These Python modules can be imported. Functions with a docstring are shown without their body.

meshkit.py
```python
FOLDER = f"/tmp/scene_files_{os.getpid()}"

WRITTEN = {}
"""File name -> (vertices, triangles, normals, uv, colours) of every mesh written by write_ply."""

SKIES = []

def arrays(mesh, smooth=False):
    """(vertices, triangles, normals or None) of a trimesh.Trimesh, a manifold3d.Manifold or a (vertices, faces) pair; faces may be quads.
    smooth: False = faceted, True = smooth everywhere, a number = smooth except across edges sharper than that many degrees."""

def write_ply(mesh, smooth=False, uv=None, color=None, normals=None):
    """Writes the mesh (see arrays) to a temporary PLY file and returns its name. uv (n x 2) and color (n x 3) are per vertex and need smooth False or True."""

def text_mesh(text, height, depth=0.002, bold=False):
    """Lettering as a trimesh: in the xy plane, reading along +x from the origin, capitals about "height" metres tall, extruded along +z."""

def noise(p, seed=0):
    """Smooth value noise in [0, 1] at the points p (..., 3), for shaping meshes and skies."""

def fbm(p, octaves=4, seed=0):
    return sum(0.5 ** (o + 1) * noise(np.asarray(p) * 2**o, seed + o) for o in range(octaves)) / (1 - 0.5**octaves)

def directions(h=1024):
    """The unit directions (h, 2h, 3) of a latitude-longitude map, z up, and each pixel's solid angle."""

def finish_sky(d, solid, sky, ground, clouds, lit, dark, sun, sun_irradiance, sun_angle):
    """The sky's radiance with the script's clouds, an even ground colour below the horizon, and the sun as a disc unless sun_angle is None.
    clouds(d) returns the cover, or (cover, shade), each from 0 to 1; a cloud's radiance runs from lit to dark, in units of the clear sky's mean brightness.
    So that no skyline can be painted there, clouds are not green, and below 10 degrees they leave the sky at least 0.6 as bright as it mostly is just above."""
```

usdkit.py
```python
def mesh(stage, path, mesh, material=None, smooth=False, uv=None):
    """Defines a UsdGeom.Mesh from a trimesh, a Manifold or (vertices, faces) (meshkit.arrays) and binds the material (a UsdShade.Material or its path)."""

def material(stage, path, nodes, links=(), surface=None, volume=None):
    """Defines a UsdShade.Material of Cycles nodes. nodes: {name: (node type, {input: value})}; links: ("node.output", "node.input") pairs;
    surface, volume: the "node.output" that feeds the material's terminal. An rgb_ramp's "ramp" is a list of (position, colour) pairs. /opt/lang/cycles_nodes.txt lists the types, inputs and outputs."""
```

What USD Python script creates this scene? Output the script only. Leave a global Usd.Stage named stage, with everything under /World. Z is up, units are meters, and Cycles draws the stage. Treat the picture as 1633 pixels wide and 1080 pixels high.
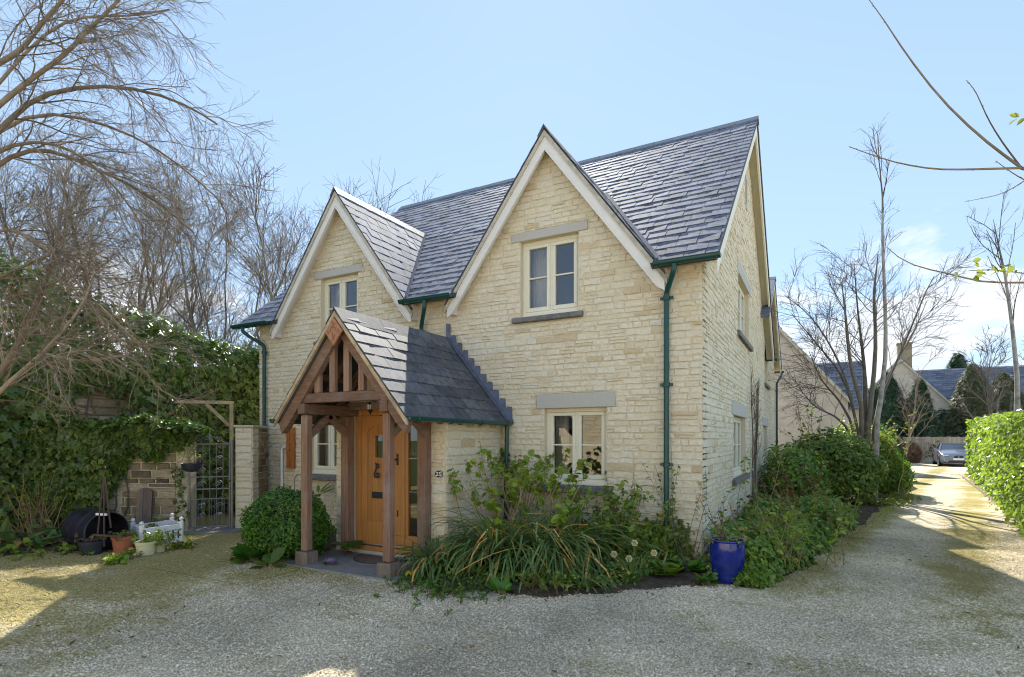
import math, random
import numpy as np
import trimesh
import usdkit, meshkit
from shapely.geometry import Polygon, box as sbox, LineString, Point
from shapely.ops import unary_union
from shapely import affinity
from pxr import Usd, UsdGeom, UsdLux, UsdShade, Gf, Sdf, Vt

stage = Usd.Stage.CreateInMemory()
UsdGeom.SetStageUpAxis(stage, UsdGeom.Tokens.z)
UsdGeom.SetStageMetersPerUnit(stage, 1.0)
UsdGeom.Xform.Define(stage, '/World'); UsdGeom.Scope.Define(stage, '/World/Looks')

# ------------------------------------------------------------------ camera, sky, sun, exposure
FPX, HOR, YAW = 895.1, 699.4, -0.502          # the lens in photograph pixels (1633 wide), horizon row, turn to the left
C = np.array([1.354, -7.659, 1.7])
FW = np.array([math.sin(YAW), math.cos(YAW), 0.0]); RT = np.array([math.cos(YAW), -math.sin(YAW), 0.0])
EXPOSURE = 1.32
SUN_EL, SUN_AZ = math.radians(39.8), math.radians(-26.4)     # azimuth from +y towards +x
SUN_INT, SKY_STR = 1.12, 0.15
cam = UsdGeom.Camera.Define(stage, '/World/camera')
cam.CreateHorizontalApertureAttr(36.0); cam.CreateVerticalApertureAttr(36.0 * 677 / 1024)
cam.CreateFocalLengthAttr(36.0 * FPX / 1633)
cam.CreateVerticalApertureOffsetAttr((HOR - 540) / 1633 * 36.0)
cam.CreateClippingRangeAttr(Gf.Vec2f(0.05, 5000)); cam.CreateExposureAttr(EXPOSURE)
B = -FW
cam.AddTransformOp().Set(Gf.Matrix4d(*RT, 0, 0, 0, 1, 0, *B, 0, *C, 1))

sun = UsdLux.DistantLight.Define(stage, '/World/sun')
sun.CreateIntensityAttr(SUN_INT); sun.CreateAngleAttr(0.5); sun.CreateNormalizeAttr(True); sun.CreateColorAttr(Gf.Vec3f(1, .94, .84))
SD = np.array([math.cos(SUN_EL) * math.sin(SUN_AZ), math.cos(SUN_EL) * math.cos(SUN_AZ), math.sin(SUN_EL)])
sx = np.cross([0, 0, 1], SD); sx /= np.linalg.norm(sx); sy = np.cross(SD, sx)
sun.AddTransformOp().Set(Gf.Matrix4d(*sx, 0, *sy, 0, *SD, 0, 0, 0, 0, 1))

skym = usdkit.material(stage, '/World/Looks/sky_material', {
    'tc': ('texture_coordinate', {}),
    'sky': ('sky_texture', {'sky_type': 'single_scattering', 'sun_disc': False, 'sun_elevation': SUN_EL, 'sun_rotation': SUN_AZ, 'air_density': 1.0, 'aerosol_density': 0.04, 'ozone_density': 1.4, 'altitude': 100.0}),
    'mp': ('mapping', {'scale': (2.2, 2.2, 5.0), 'location': (3.1, 1.2, 0.4)}),
    'n': ('noise_texture', {'scale': 1.9, 'detail': 7.0, 'roughness': 0.56, 'distortion': 0.2}),
    'sep': ('separate_xyz', {}),
    'hz': ('map_range', {'from_min': 0.17, 'from_max': 0.44, 'to_min': 0.20, 'to_max': -0.10, 'clamp': True}),
    'add': ('math', {'math_type': 'add'}),
    'cov': ('map_range', {'from_min': 0.60, 'from_max': 0.70, 'to_min': 0.0, 'to_max': 0.85, 'clamp': True}),
    'up': ('map_range', {'from_min': 0.0, 'from_max': 0.05, 'to_min': 0.0, 'to_max': 1.0, 'clamp': True}),
    'cm': ('math', {'math_type': 'multiply'}),
    'pw': ('vector_math', {'math_type': 'power', 'vector2': (.32, .32, .32)}), 'wb': ('vector_math', {'math_type': 'multiply', 'vector2': (1.13, 1.40, 1.73)}),
    'mix': ('mix_color', {'b': (3.0, 3.1, 3.25), 'use_clamp': False}),
    'bg': ('background_shader', {'strength': SKY_STR})},
    [('tc.generated', 'mp.vector'), ('mp.vector', 'n.vector'), ('tc.generated', 'sep.vector'), ('sep.z', 'hz.value'), ('n.fac', 'add.value1'), ('hz.result', 'add.value2'),
     ('add.value', 'cov.value'), ('sep.z', 'up.value'), ('cov.result', 'cm.value1'), ('up.result', 'cm.value2'), ('cm.value', 'mix.fac'), ('sky.color', 'pw.vector1'), ('pw.vector', 'wb.vector1'), ('wb.vector', 'mix.a'), ('mix.result', 'bg.color')], surface='bg.background')
dome = UsdLux.DomeLight.Define(stage, '/World/sky')
UsdShade.MaterialBindingAPI.Apply(dome.GetPrim()).Bind(skym)
dome.GetPrim().SetCustomDataByKey('kind', 'structure')

# ------------------------------------------------------------------ helpers
def at(u, v, d):
    """The point that lies d metres ahead of the lens on the sight line of photograph pixel (u, v)."""
    return C + (FW + RT * (u - 816.5) / FPX + np.array([0, 0, 1]) * (HOR - v) / FPX) * d
def ground(u, v): return at(u, v, 1.7 * FPX / (v - HOR))
def on_y(u, v, y):
    r = at(u, v, 1) - C; return C + r * (y - C[1]) / r[1]
def proj(p):
    p = np.asarray(p, float) - C; w = p @ FW
    return np.stack([816.5 + FPX * (p @ RT) / w, HOR - FPX * p[..., 2] / w], -1)

class MB:
    """Collects triangles; one tone value (0..1) per vertex feeds the material."""
    def __init__(s): s.v, s.f, s.t, s.n = [], [], [], 0
    def add(s, v, f, tone=0.5):
        v = np.asarray(v, float).reshape(-1, 3); f = np.asarray(f, int)
        if f.shape[1] == 4: f = np.vstack([f[:, [0, 1, 2]], f[:, [0, 2, 3]]])
        s.v.append(v); s.f.append(f + s.n); s.t.append(np.broadcast_to(np.asarray(tone, float), (len(v),))); s.n += len(v); return s
    def tm(s, m, tone=0.5): return s.add(m.vertices, m.faces, tone)
    def get(s): return np.vstack(s.v), np.vstack(s.f), np.concatenate(s.t)
    def box(s, lo, hi, bev=0.0, tone=0.5, M=None):
        lo, hi = np.minimum(lo, hi).astype(float), np.maximum(lo, hi).astype(float)
        v, f = chamfer_box(lo, hi, bev)
        if M is not None: v = v @ np.asarray(M)[:3, :3].T + np.asarray(M)[:3, 3]
        return s.add(v, f, tone)
    def beam(s, a, b, w, h, bev=0.006, tone=0.5, up=(0, 0, 1)):
        """A squared bar from a to b, w wide, h deep (along up)."""
        a, b = np.asarray(a, float), np.asarray(b, float); L = np.linalg.norm(b - a); x = (b - a) / L
        y = np.cross(up, x)
        if np.linalg.norm(y) < 1e-6: y = np.cross([0, 1, 0], x)
        y /= np.linalg.norm(y); z = np.cross(x, y)
        v, f = chamfer_box(np.array([0, -w / 2, -h / 2]), np.array([L, w / 2, h / 2]), bev)
        return s.add(a + v @ np.array([x, y, z]), f, tone)
    def tube(s, pts, r, sides=8, tone=0.5, cap=True):
        pts = np.asarray(pts, float); r = np.broadcast_to(np.asarray(r, float), (len(pts),))
        v, f = tubes(pts[None], r[None], sides)
        s.add(v, f, tone)
        if cap:
            for k, o in ((0, 1), (len(pts) - 1, -1)):
                ring = v[k * sides:(k + 1) * sides]; idx = np.array([[0, i, i + 1] for i in range(1, sides - 1)])
                s.add(ring, idx[:, ::-1] if o > 0 else idx, tone)
        return s
    def lathe(s, prof, c, sides=24, tone=0.5, M=None):
        prof = np.asarray(prof, float); a = np.arange(sides) * 2 * math.pi / sides
        v = np.stack([prof[:, None, 0] * np.cos(a), prof[:, None, 0] * np.sin(a), np.repeat(prof[:, None, 1], sides, 1)], -1).reshape(-1, 3)
        i, j = np.meshgrid(np.arange(len(prof) - 1), np.arange(sides), indexing='ij'); k = (j + 1) % sides
        f = np.stack([i * sides + j, i * sides + k, (i + 1) * sides + k, (i + 1) * sides + j], -1).reshape(-1, 4)
        if M is not None: v = v @ np.asarray(M).T
        return s.add(v + np.asarray(c), f, tone)
    def prism(s, poly, O, U, V, N, d0, d1, tone=0.5):
        """A shapely polygon (u, v) extruded along N from d0 to d1."""
        for g in getattr(poly, 'geoms', [poly]):
            if g.is_empty or g.area < 1e-7: continue
            m = trimesh.creation.extrude_polygon(g, d1 - d0, engine='earcut')
            p = np.asarray(m.vertices)
            s.add(np.asarray(O) + p[:, :1] * U + p[:, 1:2] * V + (p[:, 2:] + d0) * N, m.faces if np.dot(np.cross(U, V), N) > 0 else np.asarray(m.faces)[:, ::-1], tone)
        return s

def chamfer_box(lo, hi, b):
    if b <= 0:
        v = np.array([[x, y, z] for x in (lo[0], hi[0]) for y in (lo[1], hi[1]) for z in (lo[2], hi[2])])
        return v, np.array([[0, 1, 3, 2], [4, 6, 7, 5], [0, 4, 5, 1], [2, 3, 7, 6], [0, 2, 6, 4], [1, 5, 7, 3]])
    b = min(b, 0.45 * (hi - lo).min()); pts = []
    for sx_ in (0, 1):
        for sy_ in (0, 1):
            for sz_ in (0, 1):
                c = np.array([hi[0] if sx_ else lo[0], hi[1] if sy_ else lo[1], hi[2] if sz_ else lo[2]]); inn = np.array([-1 if sx_ else 1, -1 if sy_ else 1, -1 if sz_ else 1]) * b
                for ax in range(3):
                    q = c + inn; q[ax] = c[ax]; pts.append(q)
    h = trimesh.convex.convex_hull(np.array(pts)); return np.array(h.vertices), np.array(h.faces)

def tubes(P, R, sides):
    """Many polylines P (n, k, 3) with radii R (n, k) as tubes."""
    n, k, _ = P.shape
    t = np.gradient(P, axis=1); t /= np.linalg.norm(t, axis=2, keepdims=True) + 1e-12
    m = t.mean(1); ref = np.where(np.abs(m[:, 2:]) < 0.8, [0, 0, 1.0], [1.0, 0, 0])[:, None]
    a = np.cross(t, np.broadcast_to(ref, t.shape)); a /= np.linalg.norm(a, axis=2, keepdims=True) + 1e-12; b = np.cross(t, a)
    g = np.arange(sides) * 2 * math.pi / sides
    v = P[:, :, None] + R[:, :, None, None] * (np.cos(g)[:, None] * a[:, :, None] + np.sin(g)[:, None] * b[:, :, None])
    i, j = np.meshgrid(np.arange(k - 1), np.arange(sides), indexing='ij')
    q = np.stack([i * sides + j, i * sides + (j + 1) % sides, (i + 1) * sides + (j + 1) % sides, (i + 1) * sides + j], -1).reshape(-1, 4)
    f = (q[None] + (np.arange(n) * k * sides)[:, None, None]).reshape(-1, 4)
    return v.reshape(-1, 3), f

counts, origins = {}, {}
def numbered(parent, name):
    k = (parent, name); n = counts.get(k, 0); counts[k] = n + 1
    return f'{parent}/{name}' if n == 0 else f'{parent}/{name}_{n:03d}'
def tag(p, label=None, cat=None, group=None, kind=None):
    p = p.GetPrim() if hasattr(p, 'GetPrim') else p
    for k, x in (('label', label), ('category', cat), ('group', group), ('kind', kind)):
        if x: p.SetCustomDataByKey(k, x)
    return p
def thing(name, label, cat, loc=(0, 0, 0), group=None):
    path = numbered('/World', name); x = UsdGeom.Xform.Define(stage, path); x.AddTranslateOp().Set(Gf.Vec3d(*map(float, loc)))
    origins[path] = np.asarray(loc, float); tag(x, label, cat, group); return path
def put(name, mb, mat, parent='/World', smooth=False, label=None, cat=None, group=None, kind=None):
    """One Mesh prim from an MB (world coordinates) under parent (a path)."""
    path = numbered(parent, name)
    root = '/'.join(path.split('/')[:3]); o = origins.get(root, np.zeros(3)); origins.setdefault(path, o)
    v, f, t = mb.get() if isinstance(mb, MB) else (np.asarray(mb.vertices), np.asarray(mb.faces), np.full(len(mb.vertices), .5))
    v = v - o; used = np.unique(f); remap = np.full(len(v), -1); remap[used] = np.arange(len(used)); v, t, f = v[used], t[used], remap[f]
    if smooth and smooth is not True and len(set(np.round(t, 4))) == 1:
        p = usdkit.mesh(stage, path, (v, f), MAT[mat], smooth=smooth); n = len(p.GetPointsAttr().Get()); t = np.full(n, t[0])
    else: p = usdkit.mesh(stage, path, (v, f), MAT[mat], smooth=bool(smooth))
    UsdGeom.PrimvarsAPI(p).CreatePrimvar('tone', Sdf.ValueTypeNames.FloatArray, 'vertex').Set(Vt.FloatArray.FromNumpy(t.astype(np.float32)))
    tag(p, label, cat, group, kind); return path

# ------------------------------------------------------------------ materials
MAT = {}
def matte(name, ramp, rough=0.8, grain=0.15, gscale=30.0, bump=0.3, bscale=40.0, bdist=0.01, stretch=(1, 1, 1), spec=0.5, stain=None, stain_scale=1.5, stain_amt=0.5, metallic=0.0, coat=0.0, dirt_detail=4.0):
    """Tone picks a colour of the ramp; fine noise varies it; noise relief; optional stains with a shape of their own."""
    n = {'g': ('geometry', {}), 'mp': ('mapping', {'scale': stretch}), 'a': ('attribute', {'attribute': 'tone'}), 'r': ('rgb_ramp', {'ramp': ramp}),
         'n': ('noise_texture', {'scale': gscale, 'detail': dirt_detail, 'roughness': 0.6}),
         'm': ('map_range', {'from_min': 0.25, 'from_max': 0.75, 'to_min': 1 - grain, 'to_max': 1 + grain}),
         'x': ('vector_math', {'math_type': 'scale'}), 'b': ('noise_texture', {'scale': bscale, 'detail': 6.0, 'roughness': 0.65}),
         'bu': ('bump', {'strength': bump, 'distance': bdist}), 'p': ('principled_bsdf', {'roughness': rough, 'metallic': metallic, 'specular_ior_level': spec, 'coat_weight': coat, 'coat_roughness': 0.05})}
    l = [('g.position', 'mp.vector'), ('mp.vector', 'n.vector'), ('mp.vector', 'b.vector'), ('a.fac', 'r.fac'), ('n.fac', 'm.value'), ('r.color', 'x.vector1'), ('m.result', 'x.scale'), ('b.fac', 'bu.height'), ('bu.normal', 'p.normal')]
    last = 'x.vector'
    if stain:
        n |= {'sn': ('noise_texture', {'scale': stain_scale, 'detail': 6.0, 'roughness': 0.65}), 'sm': ('map_range', {'from_min': 0.48, 'from_max': 0.68, 'to_min': 0.0, 'to_max': stain_amt, 'clamp': True}), 'sx': ('mix_color', {'b': stain})}
        l += [('g.position', 'sn.vector'), ('sn.fac', 'sm.value'), ('sm.result', 'sx.fac'), (last, 'sx.a')]; last = 'sx.result'
    l.append((last, 'p.base_color'))
    MAT[name] = usdkit.material(stage, f'/World/Looks/{name}', n, l, surface='p.BSDF'); return MAT[name]
def leafy(name, ramp, rough=0.4, trans=0.3, tcol=(0.20, 0.32, 0.03), spec=0.5):
    n = {'a': ('attribute', {'attribute': 'tone'}), 'r': ('rgb_ramp', {'ramp': ramp}), 'g': ('geometry', {}), 'n': ('noise_texture', {'scale': 2.2, 'detail': 3.0}),
         'm': ('map_range', {'from_min': 0.3, 'from_max': 0.7, 'to_min': 0.75, 'to_max': 1.25}), 'x': ('vector_math', {'math_type': 'scale'}),
         'p': ('principled_bsdf', {'roughness': rough, 'specular_ior_level': spec}), 'tx': ('mix_color', {'fac': 0.5, 'b': tcol}), 't': ('translucent_bsdf', {}), 'c': ('mix_closure', {'fac': trans})}
    MAT[name] = usdkit.material(stage, f'/World/Looks/{name}', n, [('a.fac', 'r.fac'), ('g.position', 'n.vector'), ('n.fac', 'm.value'), ('r.color', 'x.vector1'), ('m.result', 'x.scale'), ('x.vector', 'p.base_color'),
        ('x.vector', 'tx.a'), ('tx.result', 't.color'), ('p.BSDF', 'c.closure1'), ('t.BSDF', 'c.closure2')], surface='c.closure')
# stone, slate, paint, timber
matte('stone', [(0, (.52, .40, .24)), (.12, (.58, .48, .32)), (.35, (.635, .555, .395)), (.7, (.66, .585, .43)), (1, (.64, .59, .46))], rough=.9, grain=.13, gscale=22, bump=.55, bscale=34, bdist=.012, stain=(.54, .43, .25), stain_scale=1.1, stain_amt=.35, spec=.2)
matte('mortar', [(0, (.60, .52, .37)), (1, (.60, .52, .37))], rough=.95, grain=.12, bump=.5, bscale=60, bdist=.006, spec=.1)
matte('old_stone', [(0, (.11, .095, .075)), (.3, (.24, .19, .12)), (.65, (.34, .27, .17)), (1, (.50, .44, .33))], rough=.95, grain=.3, gscale=14, bump=.8, bscale=26, bdist=.015, stain=(.10, .10, .06), stain_scale=1.6, stain_amt=.5, spec=.15)
matte('far_stone', [(0, (.44, .37, .29)), (1, (.50, .43, .34))], rough=.95, grain=.15, gscale=3, bump=.3, spec=.1)
matte('lintel_stone', [(0, (.43, .405, .35)), (1, (.46, .43, .37))], rough=.9, grain=.06, gscale=40, bump=.15, bscale=80, bdist=.003, spec=.2)
matte('sill_stone', [(0, (.13, .125, .12)), (1, (.17, .16, .15))], rough=.85, grain=.35, gscale=18, bump=.3, spec=.3, stain=(.26, .25, .22), stain_scale=6, stain_amt=.5)
matte('slate', [(0, (.085, .097, .128)), (.5, (.14, .157, .205)), (1, (.205, .222, .275))], rough=.76, grain=.5, gscale=16, bump=.22, bscale=40, bdist=.003, spec=.08, stain=(.30, .31, .31), stain_scale=13, stain_amt=.6)
matte('porch_slate', [(0, (.060, .066, .082)), (.5, (.095, .102, .122)), (1, (.15, .155, .175))], rough=.68, grain=.5, gscale=12, bump=.25, bscale=30, bdist=.003, spec=.16, stain=(.15, .16, .12), stain_scale=5, stain_amt=.5)
matte('ridge', [(0, (.13, .135, .15)), (1, (.17, .175, .19))], rough=.6, grain=.2, bump=.3, spec=.4, stain=(.25, .22, .12), stain_scale=9, stain_amt=.5)
matte('underlay', [(0, (.06, .06, .06)), (1, (.06, .06, .06))], rough=.9)
matte('white_paint', [(0, (.66, .62, .55)), (1, (.70, .66, .59))], rough=.55, grain=.05, gscale=8, bump=.08, bscale=20, spec=.4)
matte('cream_paint', [(0, (.68, .63, .47)), (1, (.73, .68, .52))], rough=.45, grain=.03, gscale=10, bump=.05, spec=.45)
matte('white_plastic', [(0, (.74, .75, .76)), (1, (.78, .79, .8))], rough=.4, grain=.06, gscale=10, bump=.05, stain=(.30, .33, .22), stain_scale=5, stain_amt=.25)
matte('verge_mortar', [(0, (.42, .38, .30)), (1, (.46, .41, .31))], rough=.9, grain=.2, bump=.3, stain=(.16, .15, .09), stain_scale=6, stain_amt=.6)
matte('green_gutter', [(0, (.006, .045, .040)), (1, (.008, .055, .048))], rough=.3, grain=.08, gscale=12, bump=.05, spec=.5)
matte('lead', [(0, (.10, .115, .16)), (1, (.15, .165, .21))], rough=.8, grain=.3, gscale=9, bump=.2, spec=.08)
WG = dict(gscale=3.2, bscale=5.0, dirt_detail=6.0)
matte('timber_upright', [(0, (.14, .070, .040)), (.5, (.205, .108, .064)), (1, (.27, .165, .105))], rough=.75, grain=.45, bump=.5, bdist=.006, stretch=(14, 14, .9), stain=(.27, .23, .19), stain_scale=2.2, stain_amt=.45, **WG)
matte('timber_side', [(0, (.12, .065, .04)), (.5, (.18, .10, .062)), (1, (.26, .17, .115))], rough=.75, grain=.45, bump=.5, bdist=.006, stretch=(2, 2, 14), stain=(.25, .20, .15), stain_scale=2.0, stain_amt=.35, **WG)
matte('pale_timber', [(0, (.38, .28, .16)), (1, (.47, .36, .22))], rough=.85, grain=.3, bump=.4, bdist=.005, stretch=(4, 4, 4), stain=(.15, .14, .08), stain_scale=5, stain_amt=.55, **WG)
matte('oak', [(0, (.36, .155, .040)), (1, (.44, .195, .055))], rough=.38, grain=.22, bump=.12, bdist=.003, stretch=(16, 16, .8), spec=.5, **WG)
matte('carved_wood', [(0, (.22, .085, .04)), (1, (.36, .17, .085))], rough=.6, grain=.3, bump=.2, gscale=20, bscale=30)
matte('sign_wood', [(0, (.20, .062, .018)), (.5, (.33, .11, .03)), (1, (.40, .15, .045))], rough=.45, grain=.4, bump=.3, stretch=(12, 12, 1.2), **WG)
matte('old_plank', [(0, (.14, .105, .08)), (1, (.22, .17, .13))], rough=.9, grain=.4, bump=.5, stretch=(10, 10, 1), **WG)
matte('fence_wood', [(0, (.27, .21, .145)), (1, (.42, .34, .24))], rough=.9, grain=.2, bump=.2, stretch=(3, 3, .6), **WG)
matte('black_iron', [(0, (.012, .012, .013)), (1, (.02, .02, .02))], rough=.4, grain=.2, bump=.1, spec=.5)
matte('grey_iron', [(0, (.14, .145, .155)), (1, (.19, .195, .205))], rough=.5, grain=.25, bump=.15, metallic=.2, stain=(.16, .09, .05), stain_scale=8, stain_amt=.4)
matte('rust_iron', [(0, (.030, .022, .026)), (1, (.075, .040, .030))], rough=.7, grain=.5, gscale=9, bump=.4, stain=(.13, .055, .025), stain_scale=5, stain_amt=.6)
matte('drum_paint', [(0, (.014, .013, .022)), (1, (.02, .018, .03))], rough=.42, grain=.4, gscale=6, bump=.2, stain=(.08, .045, .03), stain_scale=4, stain_amt=.35)
matte('blue_glaze', [(0, (.005, .010, .11)), (1, (.008, .018, .17))], rough=.14, grain=.5, gscale=7, bump=.06, spec=.5, coat=.5, stain=(.06, .06, .10), stain_scale=9, stain_amt=.35)
matte('terracotta', [(0, (.34, .10, .055)), (1, (.40, .13, .07))], rough=.7, grain=.15, bump=.1, stain=(.30, .24, .20), stain_scale=9, stain_amt=.3)
matte('cream_pot', [(0, (.62, .58, .33)), (1, (.66, .62, .38))], rough=.5, grain=.1, bump=.05, stain=(.25, .26, .14), stain_scale=6, stain_amt=.3)
matte('black_plastic', [(0, (.015, .017, .02)), (1, (.03, .035, .05))], rough=.45, grain=.2, bump=.1)
matte('mat_coir', [(0, (.13, .10, .085)), (1, (.17, .13, .11))], rough=.95, grain=.4, gscale=50, bump=.8, bscale=120, bdist=.006, spec=.1)
matte('slab', [(0, (.20, .20, .20)), (1, (.25, .245, .235))], rough=.9, grain=.2, gscale=8, bump=.3, bscale=60, bdist=.004, stain=(.11, .12, .08), stain_scale=3, stain_amt=.4)
matte('soil', [(0, (.075, .058, .042)), (1, (.13, .10, .072))], rough=1, grain=.5, gscale=14, bump=1, bscale=30, bdist=.04, spec=.1, stain=(.14, .12, .085), stain_scale=5, stain_amt=.5)
matte('room', [(0, (.30, .27, .22)), (1, (.36, .33, .28))], rough=.9, grain=.03, bump=0)
matte('curtain', [(0, (.62, .58, .50)), (1, (.68, .64, .56))], rough=.95, grain=.08, gscale=4, bump=.2)
matte('paper_blue', [(0, (.04, .05, .16)), (1, (.50, .50, .60))], rough=.6, grain=.02, bump=0)
matte('white_sign', [(0, (.7, .68, .62)), (1, (.8, .78, .72))], rough=.5, grain=.02, bump=0)
matte('brass', [(0, (.55, .40, .16)), (1, (.6, .45, .2))], rough=.35, metallic=.9, grain=.1, bump=.05)
matte('silver_strip', [(0, (.6, .6, .6)), (1, (.65, .65, .65))], rough=.35, metallic=.9, grain=.1, bump=.05)
# bark and leaves
matte('bark_grey', [(0, (.095, .072, .050)), (.5, (.165, .13, .092)), (1, (.27, .22, .16))], rough=.9, grain=.35, gscale=9, bump=.5, bscale=14, bdist=.01, spec=.25)
matte('bark_dark', [(0, (.075, .063, .052)), (1, (.15, .125, .10))], rough=.9, grain=.35, gscale=9, bump=.6, bscale=14, bdist=.02, stain=(.17, .16, .13), stain_scale=4, stain_amt=.4)
matte('bark_birch', [(0, (.26, .23, .19)), (1, (.36, .33, .28))], rough=.7, grain=.15, gscale=9, bump=.3, stretch=(1, 1, 3), stain=(.05, .045, .04), stain_scale=4.5, stain_amt=.75)
matte('twig_red', [(0, (.085, .045, .030)), (1, (.17, .10, .065))], rough=.8, grain=.3, bump=.2)
matte('cane', [(0, (.20, .13, .06)), (1, (.40, .28, .14))], rough=.8, grain=.3, bump=.2)
leafy('ivy', [(0, (0.060, 0.110, 0.027)), (.6, (0.116, 0.191, 0.040)), (1, (0.222, 0.293, 0.052))], rough=.27, trans=.22, tcol=(.10, .22, .03))
leafy('box_leaf', [(0, (0.052, 0.146, 0.014)), (.6, (0.088, 0.216, 0.021)), (1, (0.183, 0.333, 0.031))], rough=.4, trans=.25, tcol=(.10, .26, .03))
leafy('laurel', [(0, (0.032, 0.077, 0.013)), (.4, (0.081, 0.153, 0.020)), (.8, (0.153, 0.225, 0.032)), (1, (0.216, 0.270, 0.045))], rough=.32, trans=.46, tcol=(.52, .74, .07))
leafy('dark_leaf', [(0, (0.076, 0.143, 0.024)), (.6, (0.152, 0.240, 0.035)), (1, (0.342, 0.382, 0.053))], rough=.4, trans=.28, tcol=(.14, .26, .03))
leafy('lime_leaf', [(0, (0.117, 0.168, 0.022)), (1, (0.259, 0.288, 0.043))], rough=.5, trans=.42, tcol=(.38, .46, .05))
leafy('strap', [(0, (0.086, 0.161, 0.049)), (.6, (0.157, 0.258, 0.075)), (.9, (0.266, 0.352, 0.093)), (1, (0.812, 0.447, 0.130))], rough=.42, trans=.2, tcol=(.10, .22, .04))
leafy('fresh_leaf', [(0, (0.120, 0.234, 0.016)), (1, (0.288, 0.396, 0.033))], rough=.4, trans=.3, tcol=(.24, .40, .04))
leafy('ground_leaf', [(0, (0.100, 0.198, 0.033)), (.6, (0.181, 0.305, 0.047)), (.9, (0.322, 0.435, 0.063)), (1, (0.647, 0.517, 0.089))], rough=.42, trans=.25, tcol=(.14, .28, .04))
leafy('red_leaf', [(0, (.10, .03, .015)), (1, (.22, .10, .03))], rough=.4, trans=.3, tcol=(.34, .14, .04))
leafy('conifer', [(0, (0.018, 0.048, 0.020)), (1, (0.053, 0.105, 0.038))], rough=.6, trans=.12, tcol=(.08, .16, .04))
leafy('olive_conifer', [(0, (.06, .075, .025)), (1, (.13, .14, .05))], rough=.6, trans=.2, tcol=(.16, .18, .05))
leafy('beech_brown', [(0, (.20, .10, .05)), (1, (.36, .20, .10))], rough=.6, trans=.3, tcol=(.4, .22, .1))
leafy('petal_cream', [(0, (.72, .68, .46)), (1, (.78, .75, .58))], rough=.6, trans=.3, tcol=(.8, .75, .5))
leafy('petal_yellow', [(0, (.65, .48, .04)), (1, (.75, .60, .08))], rough=.6, trans=.2, tcol=(.8, .6, .05))
leafy('petal_purple', [(0, (.33, .20, .52)), (1, (.48, .34, .66))], rough=.6, trans=.2, tcol=(.5, .35, .7))
leafy('litter', [(0, (.06, .040, .025)), (.6, (.14, .09, .05)), (1, (.28, .20, .12))], rough=.8, trans=.1, tcol=(.2, .12, .05))
MAT['glass'] = usdkit.material(stage, '/World/Looks/glass', {'f': ('fresnel', {'IOR': 1.5}), 'm': ('map_range', {'from_min': 0, 'from_max': 1, 'to_min': .10, 'to_max': 1.0}), 't': ('transparent_bsdf', {'color': (.86, .90, .90)}), 'g': ('glossy_bsdf', {'color': (1, 1, 1), 'roughness': 0.01}), 'c': ('mix_closure', {})},
    [('f.fac', 'm.value'), ('m.result', 'c.fac'), ('t.BSDF', 'c.closure1'), ('g.BSDF', 'c.closure2')], surface='c.closure')

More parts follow.
